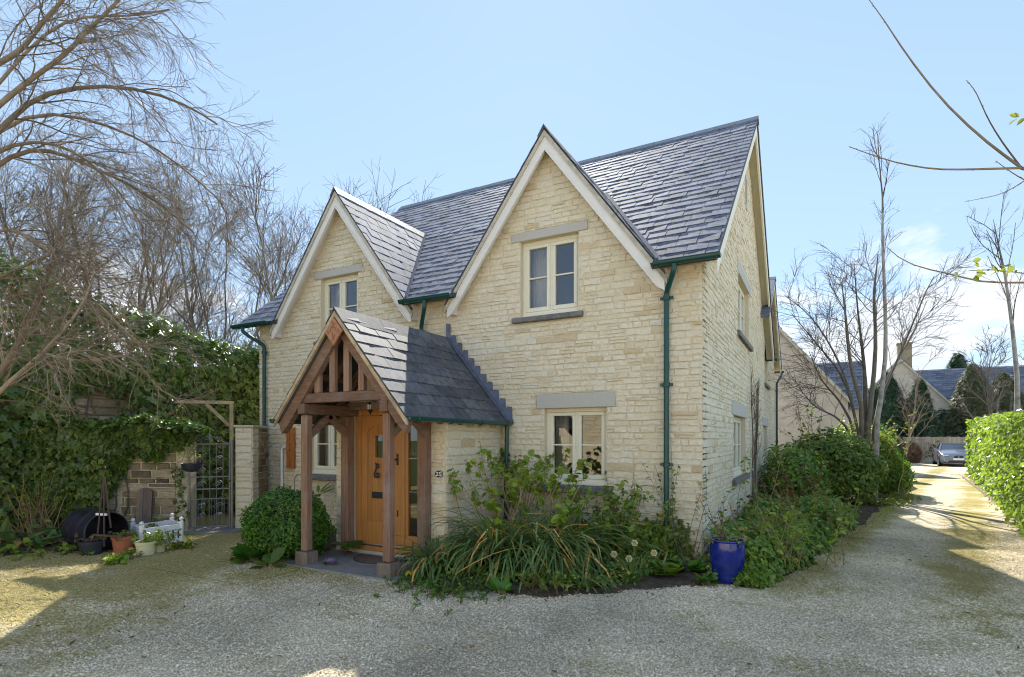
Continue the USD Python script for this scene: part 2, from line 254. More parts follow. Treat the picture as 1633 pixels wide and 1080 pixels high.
def moss_nodes(n, l):
    """Moss follows the ground: tyre tracks along the drive, the damp left corner, scattered patches. Output: mm.value."""
    n |= {'g': ('geometry', {}), 'sx': ('separate_xyz', {}), 'yk': ('math', {'math_type': 'multiply', 'value2': -0.195}), 'q': ('math', {'math_type': 'add'}),
          'q1': ('math', {'math_type': 'subtract', 'value2': 1.1}), 'a1': ('math', {'math_type': 'absolute'}), 'q2': ('math', {'math_type': 'subtract', 'value2': 2.7}), 'a2': ('math', {'math_type': 'absolute'}), 'mn': ('math', {'math_type': 'minimum'}),
          's': ('map_range', {'from_min': .12, 'from_max': .55, 'to_min': .26, 'to_max': 0.0, 'clamp': True}),
          'fy': ('map_range', {'from_min': -3.0, 'from_max': 0.5, 'to_min': 0.0, 'to_max': 1.0, 'clamp': True}), 'sf': ('math', {'math_type': 'multiply'}),
          'le': ('map_range', {'from_min': -3.0, 'from_max': -5.6, 'to_min': 0.0, 'to_max': .31, 'clamp': True}),
          'n1': ('noise_texture', {'scale': .9, 'detail': 7.0, 'roughness': .68}), 'k1': ('math', {'math_type': 'add'}), 'k2': ('math', {'math_type': 'add'}), 'n3': ('noise_texture', {'scale': 26.0, 'detail': 3.0}), 'm3': ('map_range', {'from_min': .3, 'from_max': .7, 'to_min': -.11, 'to_max': .11}), 'k3': ('math', {'math_type': 'add'}),
          'mm': ('map_range', {'from_min': .57, 'from_max': .74, 'to_min': 0.0, 'to_max': .85, 'clamp': True})}
    l += [('g.position', 'sx.vector'), ('sx.y', 'yk.value1'), ('sx.x', 'q.value1'), ('yk.value', 'q.value2'), ('q.value', 'q1.value1'), ('q1.value', 'a1.value1'), ('q.value', 'q2.value1'), ('q2.value', 'a2.value1'),
          ('a1.value', 'mn.value1'), ('a2.value', 'mn.value2'), ('mn.value', 's.value'), ('sx.y', 'fy.value'), ('s.result', 'sf.value1'), ('fy.result', 'sf.value2'), ('sx.x', 'le.value'), ('g.position', 'n1.vector'),
          ('n1.fac', 'k1.value1'), ('sf.value', 'k1.value2'), ('k1.value', 'k2.value1'), ('le.result', 'k2.value2'), ('g.position', 'n3.vector'), ('n3.fac', 'm3.value'), ('k2.value', 'k3.value1'), ('m3.result', 'k3.value2'), ('k3.value', 'mm.value')]
def gravel_mat():
    n, l = {}, []; moss_nodes(n, l)
    n |= {'v': ('voronoi_texture', {'scale': 58.0, 'randomness': 1.0}), 'vb': ('voronoi_texture', {'scale': 58.0, 'feature': 'distance_to_edge'}), 'bw': ('rgb_to_bw', {}), 'r': ('rgb_ramp', {'ramp': [(0, (.31, .24, .15)), (.3, (.54, .445, .305)), (.65, (.67, .575, .41)), (1, (.75, .67, .52))]}),
          'ed': ('map_range', {'from_min': 0.0, 'from_max': .18, 'to_min': .74, 'to_max': 1.05, 'clamp': True}), 'x': ('vector_math', {'math_type': 'scale'}),
          'n2': ('noise_texture', {'scale': .5, 'detail': 5.0}), 'm2': ('map_range', {'from_min': .35, 'from_max': .65, 'to_min': .72, 'to_max': 1.18}), 'x2': ('vector_math', {'math_type': 'scale'}),
          'nm': ('noise_texture', {'scale': 60.0, 'detail': 3.0}), 'mr': ('rgb_ramp', {'ramp': [(0, (.13, .115, .025)), (.5, (.27, .225, .045)), (1, (.40, .33, .08))]}), 'mo': ('mix_color', {}),
          'bu': ('bump', {'strength': .6, 'distance': .014}), 'p': ('principled_bsdf', {'roughness': .92, 'specular_ior_level': .2})}
    l += [('g.position', 'v.vector'), ('g.position', 'vb.vector'), ('v.color', 'bw.color'), ('bw.val', 'r.fac'), ('vb.distance', 'ed.value'), ('r.color', 'x.vector1'), ('ed.result', 'x.scale'), ('g.position', 'n2.vector'), ('n2.fac', 'm2.value'),
          ('x.vector', 'x2.vector1'), ('m2.result', 'x2.scale'), ('g.position', 'nm.vector'), ('nm.fac', 'mr.fac'), ('x2.vector', 'mo.a'), ('mr.color', 'mo.b'), ('mm.result', 'mo.fac'), ('mo.result', 'p.base_color'), ('vb.distance', 'bu.height'), ('bu.normal', 'p.normal')]
    MAT['gravel'] = usdkit.material(stage, '/World/Looks/gravel', n, l, surface='p.BSDF')
    n, l = {}, []; moss_nodes(n, l)
    n |= {'a': ('attribute', {'attribute': 'tone'}), 'r': ('rgb_ramp', {'ramp': [(0, (.30, .235, .155)), (.3, (.60, .51, .37)), (.65, (.77, .68, .52)), (1, (.85, .79, .66))]}), 'mh': ('math', {'math_type': 'multiply', 'value2': .85}), 'n2': ('noise_texture', {'scale': .5, 'detail': 5.0}), 'm2': ('map_range', {'from_min': .35, 'from_max': .65, 'to_min': .74, 'to_max': 1.14}), 'x2': ('vector_math', {'math_type': 'scale'}),
          'mo': ('mix_color', {'b': (.30, .25, .05)}), 'p': ('principled_bsdf', {'roughness': .85, 'specular_ior_level': .25})}
    l += [('a.fac', 'r.fac'), ('mm.result', 'mh.value1'), ('mh.value', 'mo.fac'), ('g.position', 'n2.vector'), ('n2.fac', 'm2.value'), ('r.color', 'x2.vector1'), ('m2.result', 'x2.scale'), ('x2.vector', 'mo.a'), ('mo.result', 'p.base_color')]
    MAT['pebble'] = usdkit.material(stage, '/World/Looks/pebble', n, l, surface='p.BSDF')
gravel_mat()

# ------------------------------------------------------------------ ground
rng = np.random.default_rng(7)
def ground_sheet():
    """The gravel as one sheet to the horizon, finely rippled near the house, on a gently uneven far field."""
    xs = np.unique(np.concatenate([np.linspace(-400, -30, 16), np.linspace(-30, 30, 121), np.linspace(30, 400, 16)]))
    ys = np.unique(np.concatenate([np.linspace(-300, -12, 16), np.linspace(-12, 50, 125), np.linspace(50, 500, 16)]))
    X_, Y_ = np.meshgrid(xs, ys, indexing='ij'); P_ = np.stack([X_, Y_, 0 * X_], -1)
    Z_ = (meshkit.fbm(P_ * .7, 3) - .5) * .03
    Z_ *= ((X_ > -11) & (X_ < 14) & (Y_ < 40))
    v = np.stack([X_, Y_, Z_], -1).reshape(-1, 3); i, j = np.meshgrid(np.arange(len(xs) - 1), np.arange(len(ys) - 1), indexing='ij'); n = len(ys)
    f = np.stack([i * n + j, (i + 1) * n + j, (i + 1) * n + j + 1, i * n + j + 1], -1).reshape(-1, 4)
    return MB().add(v, f)
put('gravel_ground', ground_sheet(), 'gravel', smooth=True, kind='structure')

def gz(x, y): return (meshkit.fbm(np.stack([x, y, 0 * x], -1) * .7, 3) - .5) * .03
def bed_mesh(poly, h, step=.12, seed=3):
    """A low uneven mound of soil over a plan outline, running out to nothing at its edge."""
    x0, y0, x1, y1 = poly.bounds; g = np.stack(np.meshgrid(np.arange(x0, x1 + step, step), np.arange(y0, y1 + step, step), indexing='ij'), -1)
    from shapely import points, contains, distance
    pts_ = points(g.reshape(-1, 2)); d = distance(pts_, poly.exterior) * np.where(contains(poly, pts_), 1, -1)
    q = np.concatenate([g.reshape(-1, 2), np.zeros((g.shape[0] * g.shape[1], 1))], 1)
    z = np.clip(d / .18, -1, 1) * h + (meshkit.fbm(q * 7, 3, seed) - .5) * .05 + (meshkit.fbm(q * 2, 2, seed) - .5) * .05
    v = np.concatenate([g.reshape(-1, 2), z[:, None]], 1); n1, n2 = g.shape[:2]; i, j = np.meshgrid(np.arange(n1 - 1), np.arange(n2 - 1), indexing='ij')
    f = np.stack([i * n2 + j, (i + 1) * n2 + j, (i + 1) * n2 + j + 1, i * n2 + j + 1], -1).reshape(-1, 4)
    f = f[(d.reshape(n1, n2)[i, j].ravel() > -.25)]
    return MB().add(v, f, .5)
bed_front = Polygon([(-2.85, -2.2), (-2.4, -2.42), (-1.3, -2.3), (-.4, -1.55), (.1, -1.05), (.6, -.75), (.95, 0), (1.5, 2.5), (2.1, 5.6), (2.7, 9), (3.6, 16), (4.6, 22), (2.0, 22), (.06, 13), (.06, 0.05), (-2.98, -.06), (-2.98, -1.4)])
bed_porch = Polygon([(-8.6, -.05), (-5.16, -.05), (-5.16, -1.5), (-5.0, -2.3), (-5.5, -2.35), (-6.3, -1.6), (-7.4, -1.2)])
bed_left = Polygon([(-8.75, -2.1), (-8.4, -2.5), (-8.1, -2.95), (-8.6, -3.5), (-9.0, -4.2), (-8.9, -6), (-11, -6), (-10.4, -3)])
for b_, h_ in ((bed_front, .05), (bed_porch, .04), (bed_left, .05)): put('soil_bed', bed_mesh(b_, h_), 'soil', smooth=True, kind='structure')
verge_r = Polygon([(3.9, -3), (4.35, 2), (4.75, 6), (7.1, 24), (9.5, 24), (9.5, -3)])
put('soil_bed', bed_mesh(verge_r, .05, .25, 5), 'soil', smooth=True, kind='structure')

# loose angular gravel lying on the sheet: a few one-metre patches laid side by side and turned
def pebble_patch(seed, n=4200):
    r = np.random.default_rng(seed); o = np.array([[1, 0, 0], [-1, 0, 0], [0, 1, 0], [0, -1, 0], [0, 0, 1], [0, 0, -1.0]])
    fc = np.array([[0, 2, 4], [2, 1, 4], [1, 3, 4], [3, 0, 4], [2, 0, 5], [1, 2, 5], [3, 1, 5], [0, 3, 5]])
    s = (.0045 + .007 * r.random((n, 1, 1)) ** 1.8 + .009 * (r.random((n, 1, 1)) > .98)) * np.stack([np.ones(n), r.uniform(.6, 1, n), r.uniform(.35, .7, n)], 1)[:, None]
    v = (o[None] * r.uniform(.7, 1.25, (n, 6, 1)) + r.normal(0, .12, (n, 6, 3))) * s
    a = r.uniform(0, 2 * math.pi, n); tl = r.normal(0, .35, n)
    ca, sa, ct, st = np.cos(a), np.sin(a), np.cos(tl), np.sin(tl)
    y, z = v[..., 1] * ct[:, None] - v[..., 2] * st[:, None], v[..., 1] * st[:, None] + v[..., 2] * ct[:, None]
    x = v[..., 0] * ca[:, None] - y * sa[:, None]; y = v[..., 0] * sa[:, None] + y * ca[:, None]
    p = np.stack([x, y, z], -1) + np.stack([r.uniform(-.5, .5, n), r.uniform(-.5, .5, n), r.uniform(.001, .006, n)], 1)[:, None]
    return MB().add(p.reshape(-1, 3), (fc[None] + 6 * np.arange(n)[:, None, None]).reshape(-1, 3), np.repeat(r.beta(.95, .8, n), 6))
def lay_gravel():
    path = '/World/loose_gravel'; pi = UsdGeom.PointInstancer.Define(stage, path); origins[path] = np.zeros(3)
    protos = [put('pebbles', pebble_patch(40 + k), 'pebble', path) for k in range(4)]
    P_, q, idx = [], [], []; r = np.random.default_rng(5); keep_out = unary_union([bed_front, bed_left, bed_porch])
    for x in np.arange(-9, 6, 1.0):
        for y in np.arange(-7, 6, 1.0):
            w = (np.array([x, y, 0]) - C) @ FW
            if w < 1.5 or w > 10.5 or x > 4.5 or abs(((np.array([x, y, 0]) - C) @ RT) / w) > 1.2: continue
            if keep_out.contains(sbox(x - .5, y - .5, x + .5, y + .5)) or (-8.8 < x < -.4 and y > .4) or (x > -.5 and x < 0 and y > .6): continue
            P_.append((x, y, float(gz(np.array(x), np.array(y))) + .003)); a = r.integers(4) * math.pi / 4; q.append(Gf.Quath(math.cos(a), 0, 0, math.sin(a))); idx.append(int(r.integers(4)))
    pi.CreatePrototypesRel().SetTargets([Sdf.Path(p) for p in protos]); pi.CreatePositionsAttr([Gf.Vec3f(*p) for p in P_]); pi.CreateOrientationsAttr(q); pi.CreateProtoIndicesAttr(idx)
    tag(pi, 'loose pale limestone gravel scattered over the whole forecourt in front of the house', 'gravel', kind='stuff')
lay_gravel()

# ------------------------------------------------------------------ masonry and slating
def seen_area(mb, n):
    v, _, _ = mb.get(); c = v.mean(0)
    if np.dot(C - c, n) <= 0 or (c - C) @ FW < .5: return 0.0
    p = proj(v); ext = np.ptp(p, axis=0)
    if p[:, 0].max() < 0 or p[:, 0].min() > 1633: return 0.0
    return ext[0] * ext[1]
def stones(poly, O, U, V, N, r, hs=(.062, .105), ls=(.11, .33), proud=(.004, .014), gap=.006, tones=None, quoin=None):
    """Roughly squared stones in courses over a polygon (u, v) on a wall face. Returns a list of MB, one for each stone."""
    O, U, V, N = (np.asarray(x, float) for x in (O, U, V, N)); out = []; u0, v0, u1, v1 = poly.bounds; v = v0; row = 0
    while v < v1:
        h = r.uniform(*hs); h = min(h, v1 - v) if v1 - v - h > .03 else v1 - v
        u = u0 - r.uniform(0, .2); last = False
        if quoin and row % 2 == 0: pass
        while u < u1:
            L = r.uniform(*ls) * (1.25 if h > .1 else .9)
            if h > .078 and L > .17 and r.random() < .16:
                z_ = v + h * r.uniform(.38, .62); cells = [sbox(u + gap / 2, v + gap / 2, u + L - gap / 2, z_ - gap / 2), sbox(u + gap / 2, z_ + gap / 2, u + L - gap / 2, v + h - gap / 2)]
            else: cells = [sbox(u + gap / 2, v + gap / 2, u + L - gap / 2, v + h - gap / 2)]
            u += L
            for q in [q for c_ in cells for g in [c_.intersection(poly)] for q in getattr(g, 'geoms', [g])]:
                if q.geom_type != 'Polygon' or q.area < .0007: continue
                out.append(one_stone(q, O, U, V, N, r, r.uniform(*proud), gap, tones))
        v += h; row += 1
    return out
def one_stone(q, O, U, V, N, r, d, gap, tones=None):
    q = q.buffer(-.001); q = q if q.geom_type == 'Polygon' and not q.is_empty else q.convex_hull
    x = np.array(q.exterior.coords)[:-1]
    if q.exterior.is_ccw is False: x = x[::-1]
    ring = []
    for a, b in zip(x, np.roll(x, -1, 0)):
        L = np.linalg.norm(b - a); k = 3 if L > .16 else 2 if L > .06 else 1
        for i in range(k): ring.append(a + (b - a) * i / k)
    ring = np.array(ring); c = ring.mean(0); n = len(ring)
    low = ring + r.normal(0, .0034, ring.shape)
    e = c - low; e /= np.linalg.norm(e, axis=1, keepdims=True) + 1e-9
    ins = np.minimum(.010 + .4 * abs(d - .01), .3 * np.sqrt(q.area))
    top = low + e * ins * r.uniform(.5, 1.3, (n, 1)); zt = d + r.normal(0, .0028, n)
    cc = c + r.normal(0, .02, 2) * np.ptp(ring, axis=0); zc = d + r.uniform(-.003, .007)
    P_ = np.vstack([np.c_[low, np.full(n, -.004)], np.c_[top, zt], [np.r_[cc, zc]]])
    i = np.arange(n); j = (i + 1) % n
    f = np.vstack([np.c_[i, j, n + j], np.c_[i, n + j, n + i], np.c_[n + i, n + j, np.full(n, 2 * n)]])
    if np.dot(np.cross(U, V), N) < 0: f = f[:, ::-1]
    t = float(r.choice(tones)) if tones is not None else float(np.clip(r.normal(.62, .2), 0, 1) if r.random() > .06 else r.uniform(0, .25))
    return MB().add(O + P_[:, :1] * U + P_[:, 1:2] * V + P_[:, 2:] * N, f, t)
def slates(poly, O, U, V, N, r, w=.30, gauge=.19, lift=.020, thick=.010):
    """Slates laid in half-bond courses over a polygon (u, v), v up the slope. Returns a list of MB."""
    O, U, V, N = (np.asarray(x, float) for x in (O, U, V, N)); out = []; u0, v0, u1, v1 = poly.bounds; v, row = v0, 0; ccw = np.dot(np.cross(U, V), N) > 0
    while v < v1 - .01:
        u = u0 - (w / 2 if row % 2 else w * .02) - r.uniform(0, .02)
        while u < u1:
            ww = w * r.uniform(.93, 1.07); lo = v - (r.uniform(0, .010)); cell = sbox(u + .003, lo, u + ww - .003, v + gauge + .012); u += ww
            g = cell.intersection(poly.buffer(.004))
            for q in getattr(g, 'geoms', [g]):
                if q.geom_type != 'Polygon' or q.area < .002: continue
                x = np.array(q.exterior.coords)[:-1]
                if not q.exterior.is_ccw: x = x[::-1]
                n = len(x); s = (x[:, 1] - v) / gauge; a = thick + lift * (1 - .8 * s); jt = r.normal(0, .0018) * (x[:, 0] - x[:, 0].mean()) / .15 + r.uniform(-.002, .003)
                T = O + x[:, :1] * U + x[:, 1:] * V + (a + jt)[:, None] * N; Bm = T - thick * N
                tri = np.array([[0, k, k + 1] for k in range(1, n - 1)]); i = np.arange(n); j = (i + 1) % n
                f = np.vstack([tri, tri[:, ::-1] + n, np.c_[i, n + i, n + j], np.c_[i, n + j, j]])
                out.append(MB().add(np.vstack([T, Bm]), f if ccw else f[:, ::-1], float(np.clip(r.normal(.5, .24), 0, 1))))
        v += gauge; row += 1
    return out
pieces = {}
def collect(thing_path, kind, parent, mat, items, n):
    pieces.setdefault((thing_path, kind), []).extend((seen_area(m, n), parent, mat, m) for m in items)
def flush(rest_name, most=300):
    """The pieces that show largest become parts; the others of that kind are joined into one."""
    for (tp, kind), L in pieces.items():
        L.sort(key=lambda x: -x[0]); rest = {}
        for k, (a, parent, mat, m) in enumerate(L):
            if k < most and a > 0: put(kind, m, mat, parent)
            else:
                R = rest.setdefault(mat, MB()); R.add(*m.get())
        for q, (mat, R) in enumerate(rest.items()): put(rest_name.get(kind, kind + 's'), R, mat, tp, kind='stuff')
    pieces.clear()

EX, EY, EZ = np.eye(3)
# ------------------------------------------------------------------ the stone house
H = thing('stone_house', 'cream stone house with twin front gables, slate roof and timber porch', 'house', (-4.4, 5, 0))
XL, EAVE, PIT = -8.8, 4.05, .8264                         # left end, eaves height, main pitch
RY, RZ = 4.98, EAVE + PIT * (4.98 + .2)                   # ridge
GX, GTOP, GK = (-2.2, -6.45), 6.27, 1.348                 # gables: middle, apex, slope
win_f = {'UR': (-2.70, -1.74, 3.57, 4.73), 'UL': (-7.02, -6.07, 3.57, 4.75), 'LR': (-2.29, -1.31, 1.03, 2.15), 'LL': (-7.32, -6.36, 1.03, 2.13)}
lint_f = {'UR': (-2.86, -1.59, 4.73, 4.87), 'UL': (-7.21, -5.95, 4.75, 4.90), 'LR': (-2.42, -1.18, 2.15, 2.37), 'LL': (-7.46, -6.22, 2.13, 2.34)}
sill_f = {'UR': (-2.83, -1.66, 3.47, 3.57), 'UL': (-7.16, -5.95, 3.47, 3.57), 'LR': (-2.40, -1.22, .90, 1.03), 'LL': (-7.42, -6.24, .90, 1.03)}
front = unary_union([sbox(XL, -.1, 0, EAVE + .02)] + [Polygon([(g - 1.62, EAVE - .02), (g + 1.62, EAVE - .02), (g, EAVE - .02 + 1.62 * GK)]) for g in GX])
holes = unary_union([sbox(*[w[k] for k in (0, 2, 1, 3)]) for w in win_f.values()])
trims = unary_union([sbox(*[w[k] for k in (0, 2, 1, 3)]) for w in (*lint_f.values(), *sill_f.values())])
door_hole = sbox(-4.7, 0, -3.3, 2.1)
fw_ = put('front_wall', MB().prism(front.difference(holes).difference(door_hole), (0, 0, 0), EX, EZ, -EY, -.32, 0), 'mortar', H)
rs = np.random.default_rng(11)
porch_shadow = Polygon([(-5.05, 0), (-3.03, 0), (-3.03, 2.0), (-4.02, 3.25), (-5.05, 2.0)])
area = front.difference(holes).difference(trims).difference(porch_shadow.buffer(-.02))
collect(H, 'stone', fw_, 'stone', stones(area, (0, 0, 0), EX, EZ, -EY, rs), -EY)
side_poly = Polygon([(0.02, -.1), (13.3, -.1), (13.3, 4.0), (10.2, 6.15), (8.63, 5.15), (RY, RZ - .12), (0.02, 4.12)])
win_s = {'U': (3.62, 5.42, 3.72, 4.82), 'L': (2.98, 4.82, 1.0, 2.12), 'FU': (9.35, 10.35, 3.25, 4.3), 'FL': (8.85, 10.2, 1.0, 2.05)}
lint_s = {'U': (3.42, 5.72, 4.82, 5.06), 'L': (2.76, 5.15, 2.12, 2.37), 'FU': (9.15, 10.5, 4.3, 4.5), 'FL': (8.65, 10.4, 2.05, 2.27)}
sill_s = {'U': (3.42, 5.70, 3.60, 3.72), 'L': (2.80, 5.02, .87, 1.0), 'FU': (9.2, 10.5, 3.14, 3.25), 'FL': (8.7, 10.35, .88, 1.0)}
slit = sbox(4.80, 6.55, 4.92, 7.05)
holes_s = unary_union([sbox(*[w[k] for k in (0, 2, 1, 3)]) for w in win_s.values()] + [slit]); slit_frame = slit.buffer(.10, join_style=2)
trims_s = unary_union([sbox(*[w[k] for k in (0, 2, 1, 3)]) for w in (*lint_s.values(), *sill_s.values())] + [slit_frame])
sw_ = put('side_wall', MB().prism(side_poly.difference(holes_s), (0, 0, 0), EY, EZ, EX, -.32, 0), 'mortar', H)
collect(H, 'stone', sw_, 'stone', stones(side_poly.difference(holes_s).difference(trims_s), (0, 0, 0), EY, EZ, EX, rs, hs=(.068, .115), ls=(.11, .34)), EX)
put('vent_surround', MB().prism(slit_frame.difference(slit), (0, 0, 0), EY, EZ, EX, -.05, .022), 'lintel_stone', H)
put('back_wall', MB().box((XL, 9.6, -.1), (-.33, 9.9, 4.05)).box((-5, 9.95, -.1), (-.33, 10.2, 4.0)).box((-5, 13.0, -.1), (-.33, 13.3, 4.0)), 'mortar', H)
put('left_wall', MB().prism(Polygon([(.33, -.1), (9.55, -.1), (9.55, 4.0), (RY, RZ - .12), (.33, 4.2)]), (XL + .3, 0, 0), EY, EZ, EX, -.3, 0), 'mortar', H)
put('upper_floor', MB().box((XL + .32, .34, 2.52), (-.34, 9.55, 2.75)), 'room', H)
put('partition', MB().box((XL + .32, 3.2, 0), (-4.5, 3.3, 2.5)).box((-4.45, 2.6, 0), (-.34, 2.7, 2.5)).box((XL + .32, 3.0, 2.76), (-.34, 3.1, 6.6)).box((-4.4, .35, 2.76), (-4.3, 2.98, 4.4)).box((-4.8, .35, 0), (-4.7, 3.15, 2.5)).box((-2.96, .35, 0), (-2.9, 2.55, 2.5)), 'room', H)

def lintel_sill(keys, L, S, O, U, N, dark):
    O, U, N = map(np.asarray, (O, U, N))
    for k in keys:
        a, b, z0, z1 = L[k]; m = MB(); lo = np.array([a + .004, z0 + .002, -.06]); hi = np.array([b - .004, z1 - .003, .019])
        v, f = chamfer_box(lo, hi, .006); m.add(O + v[:, :1] * U + v[:, 1:2] * EZ + v[:, 2:] * N, f if np.dot(np.cross(U, EZ), N) > 0 else f[:, ::-1], .5); put('lintel', m, 'lintel_stone', H)
        a, b, z0, z1 = S[k]; m = MB(); lo = np.array([a + .004, z0 + .004, -.10]); hi = np.array([b - .004, z1 - .003, .075]); v, f = chamfer_box(lo, hi, .012)
        v[:, 1] -= np.clip(v[:, 2], 0, 1) * .25 * (v[:, 1] > (z0 + z1) / 2)
        m.add(O + v[:, :1] * U + v[:, 1:2] * EZ + v[:, 2:] * N, f if np.dot(np.cross(U, EZ), N) > 0 else f[:, ::-1], .5); put('sill', m, dark, H)
lintel_sill(win_f, lint_f, sill_f, (0, 0, 0), EX, -EY, 'sill_stone'); lintel_sill(win_s, lint_s, sill_s, (0, 0, 0), EY, EX, 'sill_stone')

def window(rect, O, U, N, lights=2, rows=2, rec=.085, parent=None, mat='cream_paint', label=None):
    """A timber casement window: outer frame with a sloping cill, one sash to each light, glazing bars, panes."""
    O, U, N = (np.asarray(x, float) for x in (O, U, N)); a, b, z0, z1 = rect; flip = np.dot(np.cross(U, EZ), N) < 0
    def bx(m, u0, u1, w0, w1, d0, d1, bev=.004):
        v, f = chamfer_box(np.array([u0, w0, d0]), np.array([u1, w1, d1]), bev); m.add(O + v[:, :1] * U + v[:, 1:2] * EZ + v[:, 2:] * N, f[:, ::-1] if flip else f, .5)
    F = .055; m = MB(); d0, d1 = -rec - .07, -rec
    bx(m, a, b, z1 - F, z1, d0, d1); bx(m, a, b, z0, z0 + F + .02, d0, d1 + .012); bx(m, a, a + F, z0 + F + .021, z1 - F - .001, d0, d1); bx(m, b - F, b, z0 + F + .021, z1 - F - .001, d0, d1)
    bx(m, a - .01, b + .01, z0 - .005, z0 + .03, d0, d1 + .05)
    ws = (b - a - 2 * F) / lights
    for k in range(1, lights): bx(m, a + F + ws * k - .018, a + F + ws * k + .018, z0 + F + .021, z1 - F - .001, d0, d1 - .003)
    w = put('window', m, mat, H if parent is None else parent, label=label)
    for k in range(lights):
        u0 = a + F + ws * k + (.019 if k else .002); u1 = a + F + ws * (k + 1) - (.019 if k < lights - 1 else .002); w0, w1 = z0 + F + .024, z1 - F - .004; S = .052; m = MB(); e0, e1 = d0 + .01, d1 + .006
        bx(m, u0, u1, w1 - S, w1, e0, e1); bx(m, u0, u1, w0, w0 + S + .01, e0, e1); bx(m, u0, u0 + S, w0 + S + .011, w1 - S - .001, e0, e1); bx(m, u1 - S, u1, w0 + S + .011, w1 - S - .001, e0, e1)
        put('sash', m, mat, w); m = MB(); ph = (w1 - w0 - 2 * S - .01) / rows
        for q in range(1, rows): bx(m, u0 + S, u1 - S, w0 + S + .01 + ph * q - .011, w0 + S + .01 + ph * q + .011, e0 + .012, e1 - .006)
        put('glazing_bar', m, mat, w)
        for q in range(rows):
            m = MB(); y0 = w0 + S + .01 + ph * q + (.011 if q else 0); y1 = w0 + S + .01 + ph * (q + 1) - (.011 if q < rows - 1 else 0)
            tw = rng.normal(0, .0012, 4); c4 = np.array([[u0 + S, y0], [u1 - S, y0], [u1 - S, y1], [u0 + S, y1]])
            m.add(O + c4[:, :1] * U + c4[:, 1:] * EZ + (e0 + .03 + tw)[:, None] * N, [[0, 3, 2, 1]] if flip else [[0, 1, 2, 3]]); put('pane', m, 'glass', w)
for k in win_f: window(win_f[k], (0, 0, 0), EX, -EY)
window(win_s['U'], (0, 0, 0), EY, EX, 3); window(win_s['L'], (0, 0, 0), EY, EX, 3); window(win_s['FU'], (0, 0, 0), EY, EX, 2); window(win_s['FL'], (0, 0, 0), EY, EX, 2)
def curtain(u0, u1, z0, z1, y, r):
    n = 40; x = np.linspace(u0, u1, n); yy = y + .03 * np.sin(np.arange(n) * 1.7) + r.normal(0, .004, n)
    v = np.concatenate([np.c_[x, yy, np.full(n, z0)], np.c_[x, yy + .01, np.full(n, z1)]]); i = np.arange(n - 1); put('curtain', MB().add(v, np.c_[i, i + 1, n + i + 1, n + i]), 'curtain', H, smooth=True)
for u0, u1, z0, z1 in ((-2.66, -2.34, 3.5, 4.7), (-1.95, -1.76, 3.5, 4.7), (-2.27, -2.05, .95, 2.1), (-1.5, -1.33, .95, 2.1), (-7.0, -6.8, 3.5, 4.7), (-7.3, -7.05, .95, 2.1)): curtain(u0, u1, z0, z1, .36, rng)

# roofs
cp = 1 / math.hypot(1, PIT); Vm = np.array([0, cp, PIT * cp]); Nm = np.array([0, -PIT * cp, cp])
X0, X1 = -9.22, .22
slope_len = (RY + .25) / cp
def plan_tri(g, grow=0.0):
    yb = (GTOP - EAVE) / PIT - .2; d = (GTOP - EAVE) / GK
    return Polygon([(g - d - grow, -.26), (g + d + grow, -.26), (g, yb + grow * 1.2)])
def to_slope(p): return Polygon([(x, (y + .25) / cp) for x, y in p.exterior.coords])
O_m = np.array([0, -.25, EAVE - .05 * PIT])
main_front = sbox(X0, 0, X1, slope_len).difference(unary_union([to_slope(plan_tri(g)) for g in GX]))
rm = MB().prism(sbox(X0, 0, X1, slope_len).difference(unary_union([to_slope(plan_tri(g, -.05)) for g in GX])), O_m, EX, Vm, Nm, -.07, -.004)
Vb = np.array([0, -cp, PIT * cp]); Nb = np.array([0, PIT * cp, cp]); O_b = np.array([0, 2 * RY + .25, EAVE - .05 * PIT])
rm.prism(sbox(X0, 0, X1, slope_len), O_b, EX, Vb, Nb, -.07, -.004)
roof = put('main_roof', rm, 'underlay', H)
rr = np.random.default_rng(21)
collect(H, 'slate', roof, 'slate', slates(main_front, O_m, EX, Vm, Nm, rr, w=.28, gauge=.235, lift=.010, thick=.007), Nm)
back = MB()
for m in slates(sbox(X0, 0, X1, slope_len), O_b, EX, Vb, Nb, rr, w=.62, gauge=.37): back.add(*m.get())
put('back_slating', back, 'slate', roof, kind='stuff')
def ridge_tiles(a, b, n, half, parent, mat='ridge'):
    """Angled ridge tiles butted along a ridge; half: the (horizontal, vertical) run of a wing."""
    a, b = np.asarray(a, float), np.asarray(b, float); d = (b - a) / n; h = np.cross(EZ, d); h /= np.linalg.norm(h)
    for k in range(n):
        p0, p1 = a + d * (k + .004), a + d * (k + .994); m = MB(); j = rng.normal(0, .002)
        prof = [(-half[0], -half[1]), (0, .018), (half[0], -half[1])]; low = [(-half[0], -half[1] - .018), (0, -.005), (half[0], -half[1] - .018)]
        ring = prof + low[::-1]; v = np.array([p + h * x + EZ * (z + j) for p in (p0, p1) for x, z in ring]); i = np.arange(6); q = (i + 1) % 6
        f = np.vstack([np.c_[i, q, 6 + q], np.c_[i, 6 + q, 6 + i], [[0, 4, 1], [0, 5, 4], [1, 4, 3], [1, 3, 2], [6, 7, 10], [6, 10, 11], [7, 9, 10], [7, 8, 9]]]); m.add(v, f[:, ::-1], rng.random()); put('ridge_tile', m, mat, parent)
ridge_tiles((X1 + .02, RY, RZ + .035), (X0, RY, RZ + .035), 22, (.13, .13 * PIT), roof)
